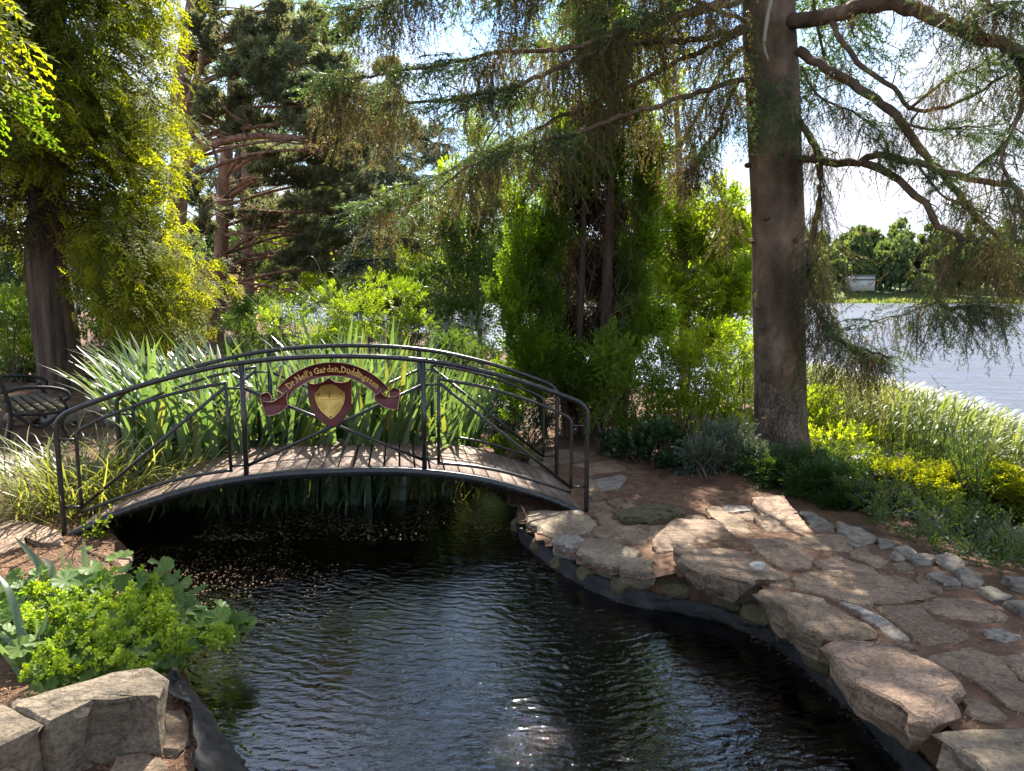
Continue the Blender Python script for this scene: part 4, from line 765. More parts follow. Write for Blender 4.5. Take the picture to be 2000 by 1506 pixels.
# ---- pines
def toground(p):
    p=[np.asarray(q,float) for q in p]; g=zg(p[0][0],p[0][1])-.1
    return [np.array([p[0][0],p[0][1],g])]+p if g<p[0][2]-.05 else p
PS=1.27
def pine(nm_label,trunk,r,blobs,limbs,group=None,kden=1.):
    c0=np.array([0,0,H]); trunk=[c0+(q-c0)*PS for q in trunk]; r=r*PS; trunk=toground(trunk)
    blobs=[(a,b,Y*PS,c_,d,K) for a,b,Y,c_,d,K in blobs]; limbs=[([(a,b,Y*PS) for a,b,Y in lp],lr*PS) for lp,lr in limbs]
    t=thing('pine_tree',nm_label,'tree',trunk[0],group); tr_=smooth_path(trunk,40); mb=MB(); tube(mb,tr_,[r*1.15,r,r*.9,r*.55],14,a=.6,bump=.08); mb.build('trunk',M['pinebark'],t,smooth=True)
    for lp,lr in limbs:
        mb=MB(); pth=smooth_path([D(*q) for q in lp],26); tube(mb,pth,[lr,lr*.45],9,a=.75,bump=.1)
        q,tt_,_=along(pth,16,.25)
        for i in range(16): e_=q[i]+RG.normal(size=3)*np.array([.9,.6,.5]); tube(mb,smooth_path([q[i],(q[i]+e_)/2+RG.normal(size=3)*.12,e_],7),np.linspace(lr*.3,.006,7),4,cap=False)
        mb.build('branch',M['pinebark'],t,smooth=True)
    for px,py,Y,rx,ry,K in blobs:
        c_,r3=pxb(px,py,Y,rx,ry); K=int(K*kden*.62); fm=MB(); cc_=blob(fm,TP,c_,r3,K,.23,max(6,K//45),.5,.55,.5,spread=.27,shell=.25); 
        mb=MB(); zt=min(max(c_[2]-.6,tr_[0][2]+1.2),tr_[-1][2]); s0=tr_[np.argmin(np.abs(tr_[:,2]-zt))]; e0=c_-UPV*r3[2]*.3; tube(mb,smooth_path([s0,(s0+e0)/2+RG.normal(size=3)*.15+UPV*.2,e0],12),np.linspace(.055,.03,12),5); branchy(mb,e0,cc_,.03); br=mb.build('branch',M['pinebark'],t)
        fm.build('needle_clusters',M['pine'],br,kind='stuff')
pine('left pine behind the golden cypress, orange limb curving to the right',[D(335,720,15.5),D(338,600,15.5),D(345,420,15.5),D(352,330,15.5),D(350,200,15.5),D(380,0,15.5),D(385,-60,15.5)],.20,
 [(440,60,15,75,60,800),(520,130,14.5,90,60,1000),(600,190,14.5,80,55,900),(430,190,15,70,55,700),(560,60,15,80,60,800),(640,250,14,70,45,700),(680,280,14,50,35,350),(480,240,15,70,35,450),(660,110,15,55,50,450),(390,380,15,40,40,220),(405,440,15,30,30,150),(400,90,15.5,40,60,420),(380,230,16,30,60,260),(580,120,16,90,70,600),(640,60,16,50,40,300)],
 [([(350,350,15.5),(372,318,15.2),(400,290,15),(450,272,14.8),(510,265,14.6),(575,270,14.4),(640,280,14.2)],.10),([(350,330,15.5),(380,285,15.2),(430,255,15),(500,248,14.7),(560,240,14.5)],.07),([(355,250,15.5),(390,130,15),(420,35,15),(500,25,15),(560,20,15)],.07),([(352,470,15.4),(380,440,15),(410,400,14.8),(450,390,14.6)],.035)])
pine('middle pine with a straight trunk in front of the ochre building',[D(420,690,17.5),D(427,600,17.5),D(433,450,17.5),D(438,350,17.5),D(448,250,17.5),D(455,120,17.5)],.155,
 [(560,345,17,85,28,520),(640,330,17,70,30,420),(520,300,17,70,30,380),(600,400,17,90,25,520),(700,420,17,70,25,380),(480,420,17,45,22,150),(560,500,17,80,20,420),(640,520,17,70,22,350),(610,455,17,80,22,420),(690,350,17,60,30,320),(620,300,17.5,110,40,600),(590,430,18,110,50,520),(650,490,18,100,40,450),(500,380,18,60,60,260),(470,520,18,40,40,120),(720,460,18,70,50,360)],
 [([(437,460,17.5),(480,455,17),(520,470,16.8),(560,482,16.6)],.04),([(430,560,17.5),(460,552,17.2),(530,560,17),(590,575,16.8),(640,570,16.6)],.045),([(435,415,17.5),(500,412,17.2),(580,415,17),(660,410,16.8)],.045),([(430,600,17.5),(460,590,17.3),(500,586,17.2)],.02),([(440,500,17.5),(510,495,17.2),(560,492,17)],.025),([(440,360,17.5),(500,345,17),(560,350,17)],.03)])
pine('slimmer orange pine trunk standing just right of the middle one',[D(492,690,20),D(489,620,20),D(484,500,20),D(482,400,20),D(480,300,20),D(480,200,20)],.14,
 [(560,440,19.5,90,25,450),(650,470,19.5,80,28,400),(730,470,19,60,30,300),(420,350,20,50,35,150),(700,380,19.5,60,30,300),(540,540,19.5,50,18,180),(520,380,19.5,60,30,250),(630,390,19.5,70,30,300),(400,400,21,40,30,90)],
 [([(486,470,20),(530,440,19.5),(600,430,19)],.04),([(490,585,20),(515,575,19.6),(560,590,19.3)],.035),([(490,630,20),(520,618,19.8),(555,626,19.5)],.025),([(487,500,20),(560,505,19.6),(650,500,19.3),(720,505,19)],.04)])
pine('far pine crown filling the gap right of the orange limb',[D(775,640,21),D(768,500,21),D(760,300,21),D(758,110,21)],.14,
 [(760,140,21,35,35,300),(745,200,21,70,40,700),(700,260,21,80,45,800),(790,250,21,70,40,650),(740,330,21,100,40,900),(830,300,21,50,35,400),(690,170,21,40,40,350)],[])
# ---- dark firs
def fir(lab,px,ytop,ybase,Y,wpx,m_='fir',tiers=12,K=30,s=.58):
    b=D(px,ybase,Y); tpz=D(px,ytop,Y); b[2]=min(b[2],zg(b[0],b[1])+.3); t=thing('fir_tree',lab,'tree',b); mb=MB(); tube(mb,[b-UPV*.4,(b+tpz)/2,tpz],[.13,.09,.02],10); mb.build('trunk',M['greybark'],t,smooth=True); Rm=wpx*Y/F
    for i in range(tiers):
        f=(i+.5)/tiers; z=b[2]+.5+(tpz[2]-b[2]-.5)*f; R_=Rm*(1-f)**.8+.12; nb_=7; mb=MB(); fm=MB()
        for j in range(nb_):
            az=RG.uniform(0,6.28); dv=np.array([math.cos(az),math.sin(az),0]); pth=smooth_path([np.array([b[0],b[1],z]),np.array([b[0],b[1],z])+dv*R_*.6-UPV*.02,np.array([b[0],b[1],z])+dv*R_*RG.uniform(.8,1.15)-UPV*R_*.10],8); tube(mb,pth,np.linspace(.022,.006,8),4,cap=False)
            k_=int(K*R_*.55)+3; q,tt_,_=along(pth,k_,.2); sd_=norm(np.cross(tt_,UPV))*np.sign(RG.normal(size=(k_,1))); stampv(fm,TS,q+RG.normal(size=(k_,3))*.04,frames(tt_*.7+sd_*.8-UPV*.15+RG.normal(size=(k_,3))*.2,UPV+RG.normal(size=(k_,3))*.2),s*RG.uniform(.6,1.2,k_),RG.random(k_))
        br=mb.build('branch',M['twig'],t); fm.build('needle_sprays',M[m_],br,kind='stuff')
fir('dark open fir with level branches in the gap behind the bridge',765,150,690,17,95)
fir('dense conical fir whose tip stands against the white cloud',858,232,700,22,75,tiers=14)
# ---- leafy trees
def leafy(nm,lab,cat,base,r,path,blobs,m_='leafB',T_=TW,s=.16,bark='greybark',up=.25,wr=.02,kden=1.,group=None,out=.6,stems=1):
    path=toground(path); t=thing(nm,lab,cat,path[0],group); mb=MB(); pth=smooth_path(path,30) if len(path)>1 else None
    if pth is not None: tube(mb,pth,[r,r*.75,r*.25],10,bump=.1); mb.build('trunk' if cat=='tree' else 'stem',M[bark],t,smooth=True)
    for px,py,Y,rx,ry,K in blobs:
        c_,r3=pxb(px,py,Y,rx,ry); K=int(K*kden); fm=MB(); cc_=blob(fm,T_,c_,r3,K,s,max(5,K//28),out,up,.5,spread=.33,shell=.35); mb=MB()
        s0=pth[np.argmin(np.linalg.norm(pth-(c_-UPV*r3[2]),axis=1))] if pth is not None else np.array([c_[0],c_[1],base[2]])
        branchy(mb,s0,cc_[:10],wr); br=mb.build('branch',M[bark],t); fm.build('leaves',M[m_],br,kind='stuff')
    return t
TD=lambda pts,Y:[D(a,b,Y) for a,b in pts]
leafy('birch_tree','airy small-leaved tree in front of the loch, left of the golden cypresses','tree',D(940,700,14),.06,TD([(940,720),(935,600),(925,480),(920,330)],14),
 [(920,480,14,70,60,600),(880,560,14,60,50,500),(960,540,13.5,50,60,420),(910,400,14,60,50,420),(960,430,14,40,50,280),(870,470,14,45,50,300),(900,620,13.5,70,30,350),(990,300,14,50,50,200),(935,300,14,40,50,160),(1000,470,14,40,60,250),(1010,230,14,40,40,140)],'leafB',TWF,.20)
leafy('sycamore_tree','young slender tree with yellow-green leaves just left of the spruce trunk','tree',D(1337,700,11.5),.09,TD([(1338,720),(1336,600),(1334,500),(1330,400),(1326,300),(1318,150),(1316,40)],11.5),
 [(1330,420,11.5,55,55,420),(1290,480,11.3,45,60,360),(1400,460,11.3,60,50,420),(1300,590,11,50,50,380),(1400,560,11,60,60,420),(1360,650,11,60,40,320),(1450,520,11,40,70,260),(1270,380,11.5,30,50,140),(1440,620,10.8,40,50,260),(1420,400,11.5,40,30,110),(1310,330,11.6,30,40,90),(1250,130,11.8,35,70,120),(1330,120,11.8,30,60,90),(1290,220,11.8,35,50,90),(1290,30,11.8,50,50,130),(1215,60,12,30,60,100)],'leafS',TW,.22,kden=.8)
leafy('broadleaf_tree','mid green tree crown glimpsed behind the spruce branches at the top','tree',D(1080,640,19),.12,TD([(1090,640),(1085,400),(1080,100)],19),
 [(1040,160,19,60,60,260),(1100,230,19,70,60,300),(1000,330,19,60,40,220),(1060,330,19,60,50,240),(1150,150,19,50,60,220),(1120,40,19,60,60,220),(1180,270,19,50,50,200),(1070,50,19,40,40,120)],'leafA',TWF,.26)
leafy('broadleaf_tree','light green tree on the far side of the pines, filling the gap behind the fir','tree',D(660,640,29),.2,TD([(660,650),(665,520),(670,380)],29),
 [(640,430,29,80,60,420),(720,460,29,80,60,420),(580,470,29,70,60,360),(660,340,29,80,60,360),(780,400,30,70,60,320),(700,540,29,110,40,420),(560,560,29,80,40,300),(740,300,30,60,50,240)],'leafS',TW,.45,wr=.05)
leafy('broadleaf_tree','tall soft green tree behind the left pines, seen between their trunks','tree',D(420,640,31),.2,TD([(440,650),(440,520),(440,380)],31),
 [(520,430,31,70,70,320),(520,300,31,80,60,320),(600,200,31,80,70,340),(450,300,31,60,60,240),(500,140,31,90,60,340),(560,60,31,80,60,300),(640,120,31,60,50,220)],'leafB',TW,.45,wr=.05)
leafy('broadleaf_tree','bright loose tree left of the golden cypress in front of the loch','tree',D(880,640,17),.1,TD([(880,660),(878,560),(875,420)],17),
 [(860,430,17,60,50,260),(920,380,17,60,60,260),(830,500,17,50,50,220),(900,520,17,60,50,260),(980,410,17,50,60,220),(960,250,17.5,50,60,180),(800,560,17,60,40,240),(1000,540,16,40,60,180)],'leafS',TWF,.28)
# ---- central golden cypress group
gc=thing('golden_cypress','tall multi-stemmed cypress group, bright green outside and bare brown inside, behind the bridge end','tree',D(1170,870,8.6))
for tpz,r in (([(1165,880),(1180,700),(1186,550),(1190,420),(1195,200),(1190,-150)],.075),([(1110,880),(1095,700),(1088,560),(1085,420),(1080,300)],.05),([(1140,880),(1130,720),(1135,560),(1140,400),(1130,100)],.05),([(1215,880),(1225,740),(1240,600),(1250,450),(1255,280)],.045),([(1070,880),(1045,720),(1035,560),(1045,420)],.04)):
    mb=MB(); tube(mb,smooth_path(TD(tpz,8.7),40),[r,r*.8,r*.3],10,a=.6,bump=.12); mb.build('trunk',M['cypbark'],gc,smooth=True)
def flames(px,py,Y,rx,ry,K,m_='gold',s=.26,a=.5,upf=.9):
    K=int(K*.85); c_,r3=pxb(px,py,Y,rx,ry,rx*Y/F*1.1); fm=MB(); K=int(K*.85); ncl=max(4,K//16); q=c_+rdir(ncl)*(.45+.5*RG.random((ncl,1)))*r3*.85; w=RG.integers(0,ncl,K); p_=q[w]+RG.normal(size=(K,3))*np.array([.05,.05,.08]); d=UPV*upf+norm(p_-c_)*.55+RG.normal(size=(K,3))*.25
    stampv(fm,TC,p_,frames(d,norm(p_-c_)+RG.normal(size=(K,3))*.5),s*RG.uniform(.6,1.2,K),np.clip(a+RG.normal(size=ncl)[w]*.2+RG.normal(size=K)*.1,0,1)); fm.build('foliage',M[m_],gc,kind='stuff')
for q in [(1040,410,8.6,28,55,170),(1028,500,8.5,38,60,260),(1010,590,8.4,42,60,300),(1035,680,8.3,45,60,330),(1030,760,8.3,45,60,300),(1075,600,8.5,28,70,200),(1085,480,8.6,25,60,150),(1090,740,8.3,35,60,220),(1000,650,8.3,22,45,110),
          (1262,310,8.7,22,60,190),(1268,400,8.7,18,50,150),(1255,480,8.7,28,50,190),(1240,560,8.7,24,50,170),(1248,640,8.6,30,50,190),(1215,350,8.8,30,60,200),(1230,250,8.8,32,50,190),(1160,130,9,22,90,260),(1140,60,9,20,80,200),(1110,400,8.8,25,50,90),
          (1170,330,8.9,40,70,230),(1120,320,8.9,35,60,200),(1200,180,9,40,80,260),(1180,0,9,50,90,260),(1160,-150,9,60,110,260),(1220,700,8.6,40,40,150),(1150,760,8.3,50,40,160),(1290,650,8.7,18,40,70)]:
    flames(*q,a=.6 if q[0]<1060 or q[0]>1240 else .3)
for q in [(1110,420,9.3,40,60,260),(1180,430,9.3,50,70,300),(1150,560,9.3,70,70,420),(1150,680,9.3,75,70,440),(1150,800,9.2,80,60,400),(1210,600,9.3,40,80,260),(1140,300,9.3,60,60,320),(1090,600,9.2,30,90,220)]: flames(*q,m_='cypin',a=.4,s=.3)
mb=MB()
for k in range(420):
    q=D(RG.uniform(1085,1240),RG.uniform(380,860),8.7+RG.uniform(-.35,.4)); d=norm(np.array([RG.normal()*.5,RG.normal()*.3,1])); L=RG.uniform(.2,.6); tube(mb,smooth_path([q,q+d*L*.5+RG.normal(size=3)*.03,q+d*L],5),np.linspace(.006,.002,5),3,cap=False)
mb.build('dead_twigs',M['twig'],gc,kind='stuff')
fm=MB(); K=450; q=np.array([D(RG.uniform(1080,1240),RG.uniform(240,860),9.0+RG.uniform(-.2,.4)) for _ in range(K)]); stampv(fm,TH,q,frames(UPV+RG.normal(size=(K,3))*.5,rdir(K)),.35,RG.random(K)*.15); fm.build('dead_foliage',M['needle'],gc,kind='stuff')
# ---- shrubs
def shrub(lab,blobs,m_='leafA',T_=TW,s=.14,Y=9,nm='shrub',stems=8,kden=1.,bark='twig',up=.35,out=.55,cat='shrub'):
    bx=np.mean([b[0] for b in blobs]); by=max(b[1]+b[4] for b in blobs); q=D(bx,by,Y); q[2]=zg(q[0],q[1]); t=thing(nm,lab,cat,q)
    for px,py,Yb,rx,ry,K in blobs:
        c_,r3=pxb(px,py,Yb,rx,ry); K=int(K*kden*.85); fm=MB(); cc_=blob(fm,T_,c_,r3,K,s,max(5,K//24),out,up,.5,spread=.34,shell=.3); mb=MB()
        g0=zg(c_[0],c_[1]); 
        for k in range(min(stems,len(cc_))):
            s0=np.array([c_[0]+RG.normal()*r3[0]*.3,c_[1]+RG.normal()*.1,g0-.05]); tube(mb,smooth_path([s0,(s0+cc_[k])/2+RG.normal(size=3)*.05,cc_[k]],7),np.linspace(.012,.004,7),4,cap=False)
        st=mb.build('stems',M[bark],t,kind='stuff'); fm.build('leaves',M[m_],t,kind='stuff')
    return t
shrub('loose bright green shrub between the cypress group and the slender tree',[(1190,720,8.0,50,50,260),(1240,770,7.9,60,60,330),(1290,720,8.2,50,60,300),(1180,800,7.9,40,40,150),(1270,840,7.8,60,40,220),(1180,670,8.1,25,25,80)],'leafA',TWF,.15,8)
shrub('airy yellow-green shrub touching the left side of the spruce trunk',[(1350,720,8.2,55,60,330),(1420,760,8,55,60,330),(1440,690,8.3,40,50,230),(1350,810,7.9,55,45,240),(1440,840,7.8,40,40,180),(1390,670,8.4,40,35,160)],'leafS',TWF,.15,8)
shrub('sunlit yellow-green shrub in the middle distance behind the irises',[(700,615,11.5,70,40,240),(620,650,11.3,70,35,200),(780,590,12,55,35,170),(820,640,11.5,50,35,120),(550,630,11.5,50,25,90),(660,585,12.5,30,25,70),(740,565,13,35,25,70),(700,670,11.2,110,25,200)],'leafA',TWF,.20,11.5)
shrub('mid green thicket on the bank just before the loch, behind the bright shrub',[(500,615,15,45,24,120),(560,600,15.5,60,32,190),(650,595,16,65,34,200),(740,600,16,60,32,190),(820,600,16,50,36,170),(900,600,16,45,30,120)],'leafB',TWF,.26,15.5)
shrub('dull green bush behind the right half of the iris clump',[(900,680,10.5,60,45,330),(950,720,10,50,45,280),(860,720,10.2,60,35,260),(920,760,9.6,50,35,240),(990,760,9.4,40,35,200)],'leafB',TWF,.16,10)
shrub('dark evergreen bush low behind the right end of the bridge',[(960,800,8.6,50,40,300),(1030,830,8.2,50,30,240),(990,780,8.8,40,40,180)],'leafD',TWF,.14,8.5)
shrub('leafy ivy mound on the bank beside the far bridge corner',[(985,870,7.6,50,22,160),(930,865,7.4,30,25,110),(1020,885,7.4,20,14,50),(890,870,7.3,25,20,60)],'leafA',LEAF*2,.075,7.5,nm='ivy_mound',stems=2,out=.3,up=.6)
shrub('dense shrubbery behind the cypress trunk at the left edge',[(30,640,14,80,60,420),(200,680,14,70,60,420),(260,640,14.5,60,50,300),(60,720,13.5,80,35,320),(220,740,13.2,60,30,240),(320,700,14.5,50,50,260)],'leafB',TW,.2,14)
shrub('yellow-flecked shrub left of the cypress trunk',[(30,600,13,60,30,160),(20,650,12.8,50,35,180),(55,690,12.6,40,30,120)],'leafA',TW,.18,13)
shrub('tall dark hedge-like growth closing the far left background',[(40,560,18,90,60,420),(200,560,18,110,70,520),(150,480,19,120,60,420),(-60,620,17,90,70,300),(310,600,18,60,60,300)],'leafD',TW,.28,18)
shrub('green undergrowth around the feet of the pines',[(370,660,15,50,35,260),(455,650,16,45,35,260),(540,660,15,60,30,260),(420,700,14,90,25,300),(390,610,19,40,30,140),(450,620,22,50,22,160)],'leafB',TWF,.2,15)
shrub('low blue-green spruce-like bush below the dark fir',[(900,655,11.8,45,30,160),(880,690,11.5,50,25,160)],'leafG',TWF,.16,11.5)
shrub('grey-green small-leaved bush at the foot of the spruce, by the path',[(1420,872,7.1,62,50,900),(1370,895,6.9,48,40,520),(1475,900,6.8,42,40,460)],'leafG',TWF,.085,7,kden=1.)
shrub('dark ivy and evergreen mound beside the path left of the grey bush',[(1290,858,7.3,65,48,900),(1235,872,7.4,55,34,500),(1335,905,7.0,50,36,560),(1195,868,7.6,40,22,220)],'leafD',LEAF*3,.06,7.2,nm='ivy_mound',up=.5,out=.4)
shrub('dark green juniper spreading from the spruce foot over the kerb',[(1545,935,6.5,60,48,900),(1600,965,6.1,65,46,1000),(1665,1000,5.8,50,34,700),(1500,918,6.7,42,38,380),(1650,940,6.5,50,40,420)],'juniper',TC,.15,6.2,nm='juniper',out=.7,up=.15)
shrub('low dark juniper trailing behind the grey rock and kerb stones',[(1760,1040,5.6,60,25,700),(1830,1075,5.3,60,28,700),(1720,1010,5.9,50,22,200),(1900,1110,5.0,50,22,160)],'leafD',TC,.13,5.5,nm='juniper',out=.7,up=.15)
shrub('bright yellow-green bush just right of the spruce trunk',[(1610,820,8.4,38,52,420),(1625,880,8.0,50,45,420),(1665,915,7.6,50,36,340),(1600,785,8.6,26,28,160),(1700,875,8.0,38,34,200)],'leafS',TWF,.14,8.3)
shrub('yellow ground conifer in the bed right of the juniper',[(1780,960,6.4,60,34,900),(1850,970,6.2,60,36,1000),(1710,950,6.6,45,26,500)],'conif',TC,.17,6.5,nm='golden_conifer',out=.9,up=.1)
shrub('second yellow ground conifer at the right edge behind the thin shrub',[(1950,970,6.1,60,36,1000),(2030,985,6.0,50,34,600)],'conif',TC,.17,6.3,nm='golden_conifer',out=.9,up=.1)
shrub('twiggy heather-like bush in the lower right beyond the kerb',[(1880,1060,5.3,60,28,260),(1960,1080,5.0,60,35,360),(2040,1110,4.9,60,40,260),(1930,1120,4.8,50,18,140)],'leafG',TWF,.12,5.1,nm='heather',stems=20)
# thin bare shrub
q=Pg(1890,1050); ts=thing('thin_shrub','thin upright shrub with wiry stems and sparse leaves before the reeds','shrub',q); mb=MB(); fm=MB()
s0=D(1893,1035,6.0)
for k in range(46):
    e_=D(1893+RG.normal()*38,RG.uniform(820,980),6.0+RG.normal()*.15); pt=smooth_path([s0+RG.normal(size=3)*.03-UPV*.3,(s0*.5+e_*.5)+np.array([-(e_[0]-s0[0])*.2,0,0]),e_],9); tube(mb,pt,np.linspace(.006,.0018,9),4,cap=False); K=14; p_,t_,_=along(pt,K,.3); stampv(fm,TWF,p_,frames(t_+rdir(K)*.8,rdir(K)),.07,RG.random(K))
mb.build('stems',M['twig'],ts,kind='stuff'); fm.build('leaves',M['leafB'],ts,kind='stuff')
# low undergrowth on the slope right of the path
K=6500; X_=RG.uniform(2.2,7.5,K); Y_=RG.uniform(3.2,9.5,K); sdl_=sdist(X_,Y_,PATH); lin=sdist(X_,Y_,LAND); ok=(sdl_>.25)&(lin>-.6)&(np.hypot(X_-2.72,Y_-7.45)>.35)&(RG.random(K)<.75+.4*vn(X_,Y_,2.1)); X_,Y_=X_[ok],Y_[ok]; K=len(X_); hb=.07+.12*np.clip(vn(X_,Y_,1.7)+.4,0,1.2)
fm=MB(); w=RG.random(K)<.5; pp_=np.column_stack([X_,Y_,ground(X_,Y_,False)+hb*RG.random(K)]); d=UPV*.6+rdir(K)*.8; stampv(fm,TWF,pp_[w],frames(d[w],rdir(w.sum())),.17*RG.uniform(.6,1.3,w.sum()),np.clip(.5+.3*vn(X_[w],Y_[w],.9),0,1)); stampv(fm,TC,pp_[~w],frames(d[~w],UPV+rdir((~w).sum())*.5),.17*RG.uniform(.6,1.3,(~w).sum()),np.clip(.3+.3*vn(X_[~w],Y_[~w],1.9),0,1))
fm.build('undergrowth',M['under'],kind='stuff',label='low mixed green undergrowth covering the slope between the kerb stones and the reeds',cat='ground cover')
# ---- reed bed
def T_reed(seed):
    r=np.random.default_rng(seed); ps=[]; stem(ps,np.zeros(3),np.array([.03,.55,0]),.008,r); stem(ps,np.array([.03,.55,0]),np.array([.10,.95,.02]),.005,r)
    for k in range(7):
        V,Fc=T_flat(3,.050,r.uniform(.7,1.15)); a=r.uniform(-.9,.9) if r.random()<.75 else r.uniform(0,6.28); R=np.array([[math.cos(a),0,math.sin(a)],[0,1,0],[-math.sin(a),0,math.cos(a)]]); V=(V*r.uniform(.30,.45))@R.T+np.array([.05*k/7,.3+.6*k/7,0]); ps.append((V,Fc))
    return merge(ps)
TR=[T_reed(s) for s in range(6)]
RP=np.array([(3.9,6.6),(4.3,5.4),(4.7,4.6),(8.5,4.8),(8.3,9),(7.6,10.6),(5.7,13.6),(3.7,14.5),(3.8,9.5)])
X_=RG.uniform(3.5,8.6,9000); Y_=RG.uniform(4.4,14.6,9000); ok=sdist(X_,Y_,RP)<0; X_,Y_=X_[ok][:3600],Y_[ok][:3600]; Zr=ground(X_,Y_,False); K=len(X_)
ztop=np.interp(Y_,[4.6,6,8,14],[-1.0,-1.0,-.80,-.50])+RG.normal(size=K)*.12; hh=np.maximum(ztop-Zr,.75); fm=MB(); d=UPV+RG.normal(size=(K,3))*.10+np.array([.06,0,0]); hint=np.array([0,-1,0])+RG.normal(size=(K,3))*.5
stampv(fm,TR,np.stack([X_,Y_,Zr],1),frames(d,hint),hh,np.clip(.5+.25*vn(X_,Y_,1.1)+RG.normal(size=K)*.15,0,1)); reed=fm.build('reed_bed',M['reed'],kind='stuff',label='dense bed of green reeds with arching leaves on the near loch shore',cat='reeds')
def T_plume(seed):
    r=np.random.default_rng(seed); ps=[]; stem(ps,np.zeros(3),np.array([0,.75,0]),.006,r)
    for k in range(26): b=np.array([0,.72+.26*k/26,0]); ps.append(quadleaf(b,norm(np.array([r.normal()*.5+.35,.8,r.normal()*.5])),.10,.03))
    return merge(ps)
TPL=[T_plume(s) for s in range(3)]; 
for k,(px,py,Y) in enumerate([(1722,805,11.5),(1740,800,11.8),(1800,798,11),(1790,770,12),(1873,790,10.5),(1895,812,10.3),(1875,825,10.2),(1925,835,9.8),(1932,826,9.9),(1965,835,9.6),(1978,838,9.5),(1912,818,10),(1990,880,9.2),(1765,905,8.5),(1755,898,8.6),(1700,810,12),(1850,810,10.8),(1760,815,11.5),(1830,800,11),(1945,850,9.6)]):
    fm=MB(); tpz=D(px,py,Y); hgt=RG.uniform(.8,1.1); stampv(fm,TPL,np.array([tpz-UPV*hgt*.9]),frames(UPV[None]+RG.normal(size=(1,3))*.08,rdir(1)),np.array([hgt]),RG.random(1)); fm.build('reed_plume',M['reedhead'],label='pinkish-brown feathery reed plume standing above the reed bed',cat='reed plume',group='plumes above the reeds')
# ---- irises behind the bridge: every long leaf is its own part
def iris(lab,pts,K,lmin,lmax,w,m_,lean,nm='iris_clump',group=None,up=1.,bendr=(.12,.75)):
    c_=np.mean(pts,0); t=thing(nm,lab,'plant',(c_[0],c_[1],WATER),group); me=[]
    for s in range(10):
        V,Fc=T_blade(8,w,RG.uniform(*bendr)); mb=MB(); mb.add(V,Fc,None,RG.uniform(.1,.9)); me.append(mb.mesh('leaf',M['sedge' if s==9 else m_]))
    from mathutils import Matrix
    poly_=np.asarray(pts); n=0
    lo,hi=poly_.min(0),poly_.max(0)
    while n<K:
        q=RG.uniform(lo,hi)
        if sdist(np.array([q[0]]),np.array([q[1]]),poly_)[0]>0: continue
        z0=max(zg(q[0],q[1]) if sdist(np.array([q[0]]),np.array([q[1]]),POND)[0]>0.1 else WATER-.05,WATER-.05)
        lx=(q[0]-c_[0])/(hi[0]-lo[0])*2; az=math.atan2(RG.normal()*.5-.15,lx*.8+RG.normal()*.75+lean); L=RG.uniform(lmin,lmax); tilt=abs(RG.normal())*.12+.03
        # local: +Y up the leaf, bends to +X
        R=Matrix.Rotation(az,4,'Z')@Matrix.Rotation(math.pi/2,4,'X')@Matrix.Rotation(-tilt,4,'Z')@Matrix.Rotation(RG.normal()*.5,4,'Y')
        o=bpy.data.objects.new('leaf',me[RG.integers(10)]); COL.objects.link(o); o.parent=t; o.matrix_local=Matrix.Translation((q[0]-c_[0],q[1]-c_[1],z0-WATER))@R@Matrix.Diagonal((L*RG.uniform(.8,1.2),L,L,1)); n+=1
    return t
def g2(px,py,z=.1): return P(px,py,z)[:2]
iris('tall grey-green iris clump in the pond behind the far left panel of the railing',[g2(240,935),g2(300,985),g2(440,985),g2(440,900),g2(290,890)],290,1.05,1.5,.055,'iris',-.35)
iris('dense tall iris clump seen behind the ribbon sign',[g2(430,985),g2(640,985),g2(640,890),g2(430,890)],290,1.05,1.5,.055,'iris',.05)
iris('iris clump behind the middle right of the bridge, leaves leaning right',[g2(630,985),g2(800,980),g2(800,885),g2(630,885)],290,1.1,1.6,.055,'iris',.35)
iris('shorter iris clump at the right end of the iris bed by the bank',[g2(790,980),g2(880,965),g2(930,930),g2(925,890),g2(790,885)],220,.75,1.2,.048,'iris',.35)
def blades(nm,lab,cat,c2,rad,K,l0,l1,w,m_,spread=.9,kind=None,lean=(0,0),z=None,bend=(.5,1.1)):
    TB=[T_flat(5,w,RG.uniform(*bend)) for _ in range(6)]; p_=RG.normal(size=(K,2))*np.asarray(rad)+np.asarray(c2); zz=ground(p_[:,0],p_[:,1],False) if z is None else np.full(K,z); az=np.arctan2(p_[:,1]-c2[1],p_[:,0]-c2[0])+RG.normal(size=K)*.8
    d=np.stack([np.cos(az)*spread*RG.random(K)+lean[0],np.sin(az)*spread*RG.random(K)+lean[1],np.ones(K)],1); fm=MB(); out_=np.stack([np.cos(az),np.sin(az),np.zeros(K)],1)
    y=norm(d); x=norm(out_-y*np.sum(out_*y,1,keepdims=True)); R=np.stack([x,y,np.cross(x,y)],-1); stampv(fm,TB,np.column_stack([p_,zz-.02]),R,RG.uniform(l0,l1,K),RG.random(K)); t=thing(nm,lab,cat,(c2[0],c2[1],float(zz.mean()))); fm.build('leaves',M[m_],t,kind='stuff'); return t
blades('sedge_clump','arching yellow-green sedge clump at the left behind the near railing','grass clump',P(165,985,.2)[:2],(.42,.22),620,.55,.95,.016,'sedge',1.0)
blades('sedge_clump','smaller sedge tussock between the sedge clump and the irises','grass clump',P(290,975,.15)[:2],(.25,.18),260,.45,.8,.018,'sedge',.8)
blades('reedy_tuft','short yellowing leaves under the right half of the deck','grass clump',P(800,965,.1)[:2],(.40,.12),150,.3,.6,.028,'sedge',.6,z=.08)
blades('reedy_tuft','low green leaves at the waterline under the left half of the deck','grass clump',P(470,985,.1)[:2],(.55,.12),200,.3,.6,.03,'iris',.6,z=.08)
